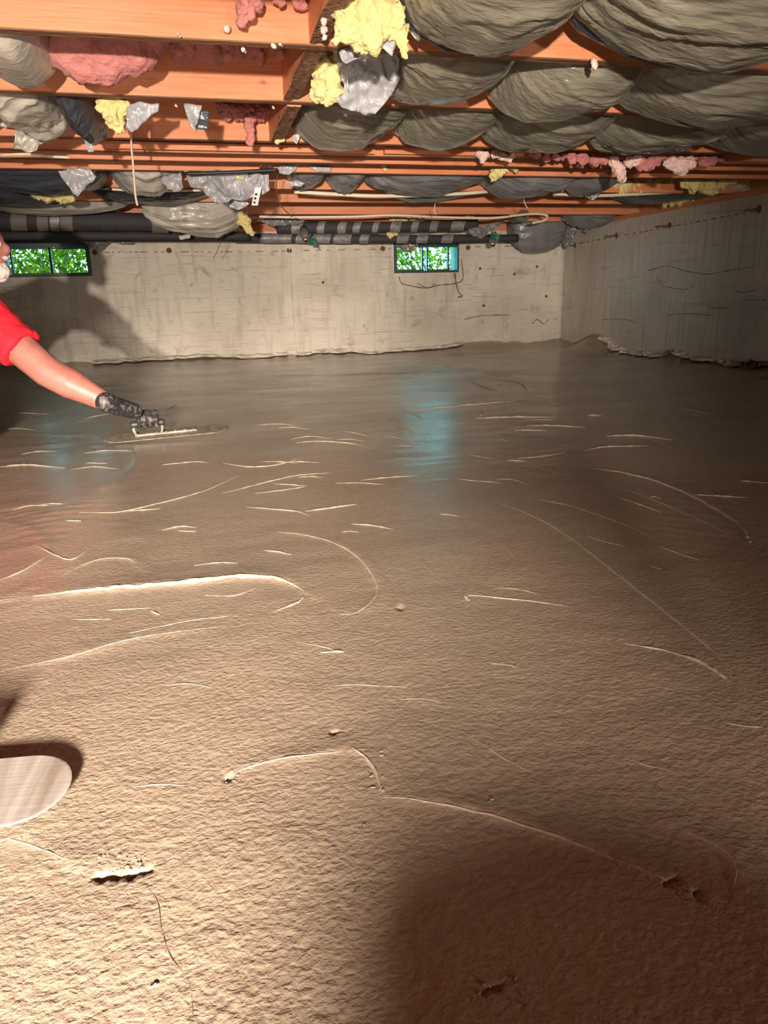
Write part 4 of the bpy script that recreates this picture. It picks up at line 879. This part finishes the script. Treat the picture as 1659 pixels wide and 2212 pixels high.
# fat striped drain pipe at the left
r = pipe_run('insulated_pipe', [(-2.6, 6.2, 1.20), (-1.38, 6.2, 1.192), (-0.6, 6.2, 1.186), (0.03, 6.2, 1.165)], 0.066,
             [(0.0, .02)], 'fat pipe in black sleeve with broad grey bands at the left')
rootparts(r)
r2 = r
def xfrac(px): return (at(px, 480, 6.2)[0] + 2.6) / 2.63
for (a, b, mt) in ((28, 62, 'tapegrey'), (84, 108, 'tapegrey'), (112, 132, 'tape'), (134, 160, 'tapegrey'), (330, 365, 'tapegrey'), (-60, -20, 'tapegrey'), (222, 250, 'foam')):
    n = 8; k = 24; v = []; f = []
    for i in range(n + 1):
        for j in range(k):
            q = 2 * math.pi * j / k; x = at(a + (b - a) * i / n, 480, 6.2)[0] + 0.012 * math.sin(q)
            zc = np.interp(x, [-2.6, -1.38, -0.6, 0.03], [1.20, 1.192, 1.186, 1.165]); rd = 0.0735
            v.append(np.array([x, 6.2 + rd * math.cos(q), zc + rd * math.sin(q)]) - np.array(r.location))
    for i in range(n):
        for j in range(k): f.append((i * k + j, i * k + (j + 1) % k, (i + 1) * k + (j + 1) % k, (i + 1) * k + j))
    pyd('tape_band', v, f, r, mt, True)
thing_tube('drain_pipe', [(-3.6, 6.45, 1.115), (-1.4, 6.45, 1.108), (-0.3, 6.45, 1.10), (0.45, 6.45, 1.095)], 0.034, 'foam', 'thin black pipe running just below the fat striped pipe', 'pipe', n=14)
thing_tube('drain_pipe', [(-3.6, 6.9, 1.13), (-1.4, 6.9, 1.125), (0.4, 6.9, 1.115), (0.75, 6.9, 1.112)], 0.03, 'foam', 'black pipe above the left window continuing to the taped pipes', 'pipe', n=14)
pa, pb = at(598, 492, 6.75), at(1030, 486, 6.75)
r = pipe_run('taped_pipe', [pa, (pa + pb) / 2 + np.array([0, 0, -.006]), pb], 0.048, [(.08, .13), (.2, .235), (.30, .34), (.375, .41), (.47, .50), (.56, .61), (.665, .70), (.76, .80), (.87, .94)],
             'upper black pipe spirally taped with silver grey, above the right window', helix=0.03); rootparts(r)
pa, pb = at(500, 514, 6.82), at(1118, 515, 6.82)
r = pipe_run('taped_pipe', [pa, (pa + pb) / 2 + np.array([0, 0, -.006]), pb], 0.036, [(.10, .20), (.215, .26), (.27, .33), (.34, .40), (.43, .46), (.56, .60), (.63, .67), (.72, .76), (.90, .93)],
             'lower thinner taped pipe just above the right window', helix=0.025); rootparts(r)
def spigot(name, px0, px1, Y0, Y1, rad, label, handle):
    a, b = at(*px0, Y0), at(*px1, Y1); d = (b - a) / np.linalg.norm(b - a)
    r = root(name, a); meta(r, label, 'valve')
    v, f = tube_vf([a, a * .5 + b * .5 + np.array([0, 0, .008]), b], [rad, rad * 1.05, rad * .9], 16); pyd('foam_sleeve', v, f, r, 'tapegrey', True)
    v, f = tube_vf([b - d * .01, b + d * .012, b + d * .03, b + d * .032], [rad * .62, rad * .62, rad * .58, rad * .5], 14); pyd('copper_end', v, f, r, 'copper', True)
    v, f = tube_vf([b + d * .0325, b + d * .0335], [rad * .34, rad * .33], 12); pyd('bore', v, f, r, 'hole', True)
    if handle:
        h0 = at(*handle, Y1 - .02); parts = capsule(b - d * .02, h0, .009, .009, 8)
        for k in range(6):
            q = k * math.pi / 3; parts.append(sphere_vf(h0 + np.array([.026 * math.cos(q), -.004, .026 * math.sin(q)]), .012, seg=8, rings=6))
        parts += capsule(h0 + np.array([.02, 0, 0.02]), h0 + np.array([0.03, -.01, -.045]), .01, .008, 8)
        h = blob('valve_handle', parts, .004, 'green', r, 1); h['label'] = 'green valve handle'
    rootparts(r)
spigot('pipe_valve', (655, 492), (660, 517), 6.75, 6.55, 0.036, 'copper-ended valve with green handle sticking out left of the right window', (675, 522))
spigot('pipe_valve', (1062, 512), (1064, 527), 6.8, 6.62, 0.032, 'copper-ended valve with green handle between right window and corner bag', (1066, 508))
a = at(1110, 470, 6.9); b = at(1132, 466, 6.3)
r = root('pipe_stub', a); meta(r, 'round sleeved pipe end pointing at the viewer above the corner valve', 'pipe')
v, f = tube_vf([a, b], 0.05, 20); pyd('foam_sleeve', v, f, r, 'tapegrey', True)
d = (b - a) / np.linalg.norm(b - a); v, f = tube_vf([b - d * .005, b + d * .003], 0.026, 16); pyd('pipe_end', v, f, r, 'rust', True)
v, f = tube_vf([b + d * .0035, b + d * .004], 0.014, 12); pyd('bore', v, f, r, 'hole', True); rootparts(r)

# rusty form ties and bolts
def tie(p, n_, ln_, label, rad=0.010, name='form_tie'):
    p = np.array(p); n_ = np.array(n_, float); r = root(name, p); meta(r, label, 'form tie', 'rusty form ties left in the walls')
    v, f = tube_vf([p - n_ * .01, p + n_ * .003, p + n_ * .005], [rad * 2.4, rad * 2.1, rad], 12); w_ = pyd('rust_cone', v, f, r, 'rust', True)
    q = p + n_ * ln_ + np.array([0, 0, -.008]); v, f = tube_vf([p, (p + q) / 2, q], [rad * .6, rad * .55, rad * .7], 8); pyd('tie_rod', v, f, r, 'rust', True); rootparts(r)
for (px, lb) in (((365, 541), 'rusty tie left of centre on the back wall below the drooping bundle'), ((625, 541), 'rusty tie at the top of the back wall form seam'), ((827, 537), 'rusty tie left of the right window'), ((1011, 535), 'rusty tie right of the right window'), ((205, 545), 'rusty tie right of the left window')):
    tie(at(*px, YB), (0, -1, 0), 0.03, lb, 0.012)
for (px, lb) in (((1640, 452), 'rusty tie nearest the right edge on the right wall'), ((1447, 487), 'second rusty tie from the right edge on the right wall'), ((1332, 509), 'third rusty tie from the right edge on the right wall'), ((1242, 530), 'rusty tie on the right wall next to the corner bag')):
    tie(atx(*px, XR), (-1, 0, 0), 0.11, lb, 0.012)
for (px, lb) in (((1037, 580), 'small dark bolt hole lower right of the right window'), ((1111, 592), 'tiny dark bolt hole midway between window and corner'), ((1160, 576), 'grey bolt plug on the back wall near the corner'), ((1180, 640), 'dark spall on the back wall near the corner'), ((698, 610), 'tiny dark hole on the wall left of the right window'), ((1045, 660), 'tiny low hole on the back wall right half')):
    tie(at(*px, YB), (0, -1, 0), 0.006, lb, 0.007, 'bolt_stub')
tie(atx(1459, 762, XR), (-1, 0, 0), .01, 'square rusty pocket low on the right wall', 0.012, 'bolt_stub')

# ================================================================== THE WORKER
def arm_person():
    r = root('person', (-1.45, 3.55, 0)); meta(r, 'person in red T-shirt and black gloves kneeling at the left, reaching to smooth the slab', 'person')
    sh = at(-28, 690, 3.32); el = at(102, 803, 3.22); wr_ = at(236, 872, 3.17)
    neck = np.array([-0.93, 3.52, 0.66]); head = at(-50, 528, 3.42)
    chest = np.array([-1.08, 3.52, 0.60]); belly = np.array([-1.28, 3.54, 0.53]); pelvis = np.array([-1.46, 3.56, 0.47])
    shL = np.array([-0.98, 3.78, 0.60]); elL = np.array([-1.20, 3.92, 0.34]); wrL = np.array([-1.24, 3.95, 0.085])
    kR, kL = np.array([-1.02, 3.42, 0.10]), np.array([-1.27, 3.72, 0.09]); aR, aL = np.array([-1.66, 3.42, 0.075]), np.array([-1.68, 3.70, 0.075])
    body = []
    body += capsule(sh, el, 0.076, 0.064) + capsule(el, el * .65 + wr_ * .35, 0.064, 0.064) + capsule(el * .65 + wr_ * .35, wr_, 0.064, 0.038)
    body += capsule(shL, elL, 0.058, 0.046) + capsule(elL, wrL, 0.046, 0.032)
    body += capsule(chest, belly, 0.13, 0.13) + capsule(belly, pelvis, 0.13, 0.135) + capsule(chest, neck, 0.12, 0.07) + capsule(neck, head + np.array([-.02, 0, -.02]), 0.062, 0.058)
    body += capsule(sh, shL, 0.07, 0.065)
    body += capsule(pelvis, kR, 0.09, 0.06) + capsule(kR, aR, 0.058, 0.04) + capsule(pelvis, kL, 0.09, 0.06) + capsule(kL, aL, 0.058, 0.04)
    # head: skull, jaw, nose, ears, brow; face turned to the right and down
    hx = head
    body += [sphere_vf(hx, 0.10, (1.05, .80, 1.12), 20, 14), sphere_vf(hx + np.array([.035, 0, -.075]), 0.062, (1.0, .85, .9), 16, 10),
             sphere_vf(hx + np.array([.108, -.005, -.02]), 0.017, (1.1, .8, 1.5)), sphere_vf(hx + np.array([.085, 0, .025]), 0.032, (.6, 1.6, .5)),
             sphere_vf(hx + np.array([-.005, -.082, -.015]), 0.026, (.8, .35, 1.25)), sphere_vf(hx + np.array([-.005, .082, -.015]), 0.026, (.8, .35, 1.25)),
             sphere_vf(hx + np.array([.09, 0, -.065]), 0.022, (.6, 1.3, .5))]
    b = blob('body', body, 0.009, 'skin', r, 4)
    for s in (-1, 1): 
        v, f = sphere_vf(hx + np.array([.088, s * .032, 0.0]), 0.013); pyd('eye', v, f, r, 'eye', True)
    hair = [sphere_vf(hx + np.array([-.02, 0, .03]), 0.106, (1.0, .86, 1.03), 20, 14), sphere_vf(hx + np.array([-.06, 0, -.02]), 0.08, (.8, 1.0, 1.0), 16, 10)]
    h = blob('hair', hair, 0.008, 'hair', r, 2); displace(h, .006, 40)
    beard = [sphere_vf(hx + np.array([.06, 0, -.105]), 0.05, (1.0, 1.1, .85), 16, 10), sphere_vf(hx + np.array([.035, -.055, -.07]), 0.035, (1, .6, 1.2)), sphere_vf(hx + np.array([.035, .055, -.07]), 0.035, (1, .6, 1.2)),
             sphere_vf(hx + np.array([.10, 0, -.052]), 0.02, (.6, 1.8, .5))]
    h = blob('beard', beard, 0.006, 'hair', r, 2); displace(h, .006, 50)
    # shirt
    cuff = sh * .42 + el * .58
    sp2 = capsule(chest, belly, .155, .155) + capsule(belly, pelvis + np.array([.03, 0, .02]), .155, .15) + capsule(chest, neck + np.array([-.02, 0, -.02]), .14, .085)
    sp2 += capsule(sh, shL, .088, .082) + capsule(sh, chest, .10, .13) + capsule(shL, shL * .5 + elL * .5, .078, .076)
    P = [sh + (cuff - sh) * t for t in (0, .3, .6, .9, 1.0)]
    sp2 += [sphere_vf(sh, .088), tube_vf(P, [.088, .088, .088, .093, .095], 20)]
    s = blob('shirt', sp2, 0.009, 'shirt', r, 3); displace(s, .010, 9, 4); s['label'] = 'red short-sleeved T-shirt'
    jn = capsule(pelvis + np.array([-.02, 0, -.0]), pelvis + np.array([.04, 0, .0]), .15, .148) + capsule(pelvis + np.array([0, -.05, 0]), kR, .115, .078) + capsule(kR, aR, .075, .06) + capsule(pelvis + np.array([0, .05, 0]), kL, .115, .078) + capsule(kL, aL, .075, .06)
    s = blob('trousers', jn, .011, 'jeans', r, 4); displace(s, .008, 10, 2)
    for k_ in (aR, aL):
        b_ = capsule(k_ + np.array([0.02, 0, 0.0]), k_ + np.array([-.09, 0, -.015]), .05, .048) + capsule(k_ + np.array([-.1, 0, 0]), k_ + np.array([-.13, 0, -.0]), .045, .055) + capsule(k_ + np.array([-.1, 0, -.02]), k_ + np.array([-.09, 0, .03]), .045, .04)
        blob('boot', b_, .009, 'rubber', r, 3)
    # gloved right hand closed round the trowel handle; thumb on the near side
    gp = TROWEL_GRIP; ax = TROWEL_AXIS
    def glove(wr0, palm, curl_dir, side, gripped):
        prt = capsule(wr0, wr0 * .3 + palm * .7, .042, .040)
        prt += capsule(wr0 + (wr0 - palm) * .12, wr0, .045, .043)
        return prt
    palm = gp + np.array([0, .0, .036])
    prt = capsule(wr_ + (wr_ - palm) * .10, wr_, .042, .041) + capsule(wr_, wr_ * .35 + palm * .65, .040, .036)
    perp = np.cross(ax, [0, 0, 1.0]); perp /= np.linalg.norm(perp)       # towards the viewer side (-Y)
    if perp[1] > 0: perp = -perp
    for k in range(4):                                                    # knuckle row along the handle
        t = (-.036 + .025 * k); base = gp + ax * t + np.array([0, 0, .040]) - perp * .022
        ln_ = (1.0, 1.08, 1.02, .86)[k]
        p1 = gp + ax * t + perp * .012 * ln_ + np.array([0, 0, .041]); p2 = gp + ax * t + perp * .034 * ln_ + np.array([0, 0, .018]); p3 = gp + ax * t + perp * .026 * ln_ + np.array([0, 0, -.012]); 
        prt += capsule(palm - perp * .012 + ax * t * .9, base, .018, .014, 10) + capsule(base, p1, .0135, .0125, 10) + capsule(p1, p2, .012, .011, 10) + capsule(p2, p3, .011, .009, 10)
    prt += capsule(palm - ax * .03, palm + ax * .03, .024, .024)
    t1_ = palm - perp * .02 - ax * .02; t2_ = gp - perp * .036 + ax * .005 + np.array([0, 0, .012]); t3_ = gp - perp * .030 + ax * .04 + np.array([0, 0, -.002])
    prt += capsule(t1_, t2_, .015, .013, 10) + capsule(t2_, t3_, .0125, .010, 10)
    h = blob('glove', prt, .0038, 'glove', r, 2); h['label'] = 'black work glove gripping the trowel handle'
    palmL = wrL + np.array([.03, 0, -.055]); prt = capsule(wrL, palmL, .036, .028) + capsule(palmL + np.array([0, -.03, 0]), palmL + np.array([.01, .03, 0]), .022, .022)
    for k in range(4):
        q = palmL + np.array([.01, -.033 + .022 * k, -.005]); e_ = q + np.array([.05 + .008 * (1, 2, 1.6, 0)[k], (-1.5 + k) * .005, -.004]); e2 = e_ + np.array([.03, (-1.5 + k) * .003, -.014])
        prt += capsule(q, e_, .0115, .010, 10) + capsule(e_, e2, .010, .009, 10)
    prt += capsule(palmL + np.array([-.01, -.03, 0]), palmL + np.array([.03, -.065, -.012]), .013, .011, 10)
    h = blob('glove', prt, .0045, 'glove', r, 2); h['label'] = 'black work glove of the supporting hand'
    rootparts(r)

def trowel(name, centre, yaw, tilt, pitch, length, width, label, smat='steel', grip=0.10, off=0.0):
    """round-ended finishing trowel; returns grip centre and axis in world space"""
    r = root(name, centre); meta(r, label, 'trowel')
    hl, hw = length / 2, width / 2; pts = []
    for k in range(17): a = -math.pi / 2 + math.pi * k / 16; pts.append((hl - hw + hw * math.cos(a), hw * math.sin(a)))
    for k in range(17): a = math.pi / 2 + math.pi * k / 16; pts.append((-hl + hw + hw * math.cos(a), hw * math.sin(a)))
    n = len(pts); v = []
    for (z, s_) in ((0, .985), (.0006, 1), (.0024, 1), (.003, .985)): v += [(x * s_, y * s_, z) for x, y in pts]
    f = [tuple(range(n)), tuple(range(3 * n, 4 * n))]
    for l in range(3):
        for j in range(n): f.append((l * n + j, l * n + (j + 1) % n, (l + 1) * n + (j + 1) % n, (l + 1) * n + j))
    parts = []
    bl = pyd('blade', v, f, r, smat)
    mb_ = box('mounting_bar', (-hl + hw * 1.9, -.014, .003), (hl - hw * 1.9, .014, .011), 'steel2', r, .003)
    for k in range(7):
        x = (-hl + 2.1 * hw) + (length - 4.2 * hw) * k / 6; v, f = sphere_vf((x, 0, .011), .005, (1, 1, .5), 10, 6); pyd('rivet', v, f, mb_, 'steel2', True)
    z = grip * .55
    v, f = tube_vf(spline([(off - .055, 0, .008), (off - .062, 0, z * .6), (off - .055, 0, z)], 5), .007, 8); pyd('handle_post', v, f, r, 'steel2', True)
    v, f = tube_vf(spline([(off + .055, 0, .008), (off + .062, 0, z * .6), (off + .055, 0, z)], 5), .007, 8); pyd('handle_post', v, f, r, 'steel2', True)
    v, f = tube_vf(spline([(off - .075, 0, z), (off - .04, 0, z + .002), (off, 0, z + .003), (off + .04, 0, z + .002), (off + .075, 0, z)], 4), [.012] + [.0155] * 15 + [.012], 14); pyd('handle', v, f, r, 'handle', True)
    rot = Matrix.Rotation(yaw, 4, 'Z') @ Matrix.Rotation(pitch, 4, 'Y') @ Matrix.Rotation(tilt, 4, 'X')
    r.rotation_euler = rot.to_euler()
    g_ = Vector(centre) + rot.to_3x3() @ Vector((off, 0, z + .003)); ax = rot.to_3x3() @ Vector((1, 0, 0))
    return np.array(g_), np.array(ax)
c = fl(352, 952); 
TROWEL_GRIP, TROWEL_AXIS = trowel('finishing_trowel', (c[0] + .015, c[1] + 0.05, 0.022), 0.10, 0.10, -0.02, 0.54, 0.14, 'long round-ended concrete trowel under the black glove at left', 'steel2', off=-0.075)
arm_person()
# second trowel coming in at the lower left, its far edge lifted off the slab
trowel('finishing_trowel', (-0.425, 0.880, 0.013), -0.12, 0.075, 0.0, 0.42, 0.125, 'shiny round-ended steel trowel entering at the lower left edge', 'steel')

# ================================================================== BEHIND THE CAMERA
# unseen pail added in place of the viewer's body to shade the near right slab
bk = root('shadow_bucket', (-0.01, -0.58, 0.0)); meta(bk, 'red-brown pail added unseen behind the viewer to throw the near shadow', 'shadow_bucket')
def lathe(name, prof, c, mat, parent, n=32):
    v = []; f = []
    for (r_, z_) in prof:
        for j in range(n): q = 2 * math.pi * j / n; v.append((c[0] + r_ * math.cos(q), c[1] + r_ * math.sin(q), c[2] + z_))
    for i in range(len(prof) - 1):
        for j in range(n): f.append((i * n + j, i * n + (j + 1) % n, (i + 1) * n + (j + 1) % n, (i + 1) * n + j))
    f.append(tuple(range(n))); return pyd(name, v, f, parent, mat, True)
lathe('pail', [(.15, .005), (.165, .01), (.195, .365), (.203, .365), (.203, .388), (.19, .388), (.16, .02), (.01, .02)], (-.01, -.58, 0), 'shadow_bucket', bk)
lathe('water', [(.01, .20), (.172, .20), (.171, .195), (.01, .195)], (-.01, -.58, 0), 'glass', bk)
tube('bail', [(-.01 + .203 * math.cos(a), -.58 - .21 * math.sin(a), .33 - .13 * math.sin(a)) for a in np.linspace(0, math.pi, 14)], .003, 'rust', bk)
rootparts(bk)
# work light and the added fill lamp, both on low stands
def work_light(L0, heads, label, aim=0.0):
    r = root('work_light', (L0.x, L0.y - .16, 0)); meta(r, label, 'work light')
    for dz in heads:
        box('lamp_housing', (L0.x - .12, L0.y - .15, L0.z + dz - .09), (L0.x + .12, L0.y - .08, L0.z + dz + .09), 'lampyellow', r, .012)
        box('lens', (L0.x - .10, L0.y - .0795, L0.z + dz - .07), (L0.x + .10, L0.y - .075, L0.z + dz + .07), 'lens', r)
    tube('stand_post', [(L0.x, L0.y - .16, .06), (L0.x, L0.y - .16, .3), (L0.x, L0.y - .16, L0.z + max(heads) + .04)], .012, 'lampblack', r)
    for k in range(4):
        a = math.pi / 4 + k * math.pi / 2; tube('leg', [(L0.x, L0.y - .16, .08), (L0.x + .2 * math.cos(a), L0.y - .16 + .2 * math.sin(a), .012)], .010, 'lampblack', r)
    rootparts(r)
work_light(LAMP, (0, .36), 'two-headed yellow work light on a low stand behind the viewer on the left')
work_light(FILL_LAMP, (0,), 'added yellow fill light on a low stand behind the viewer on the right')
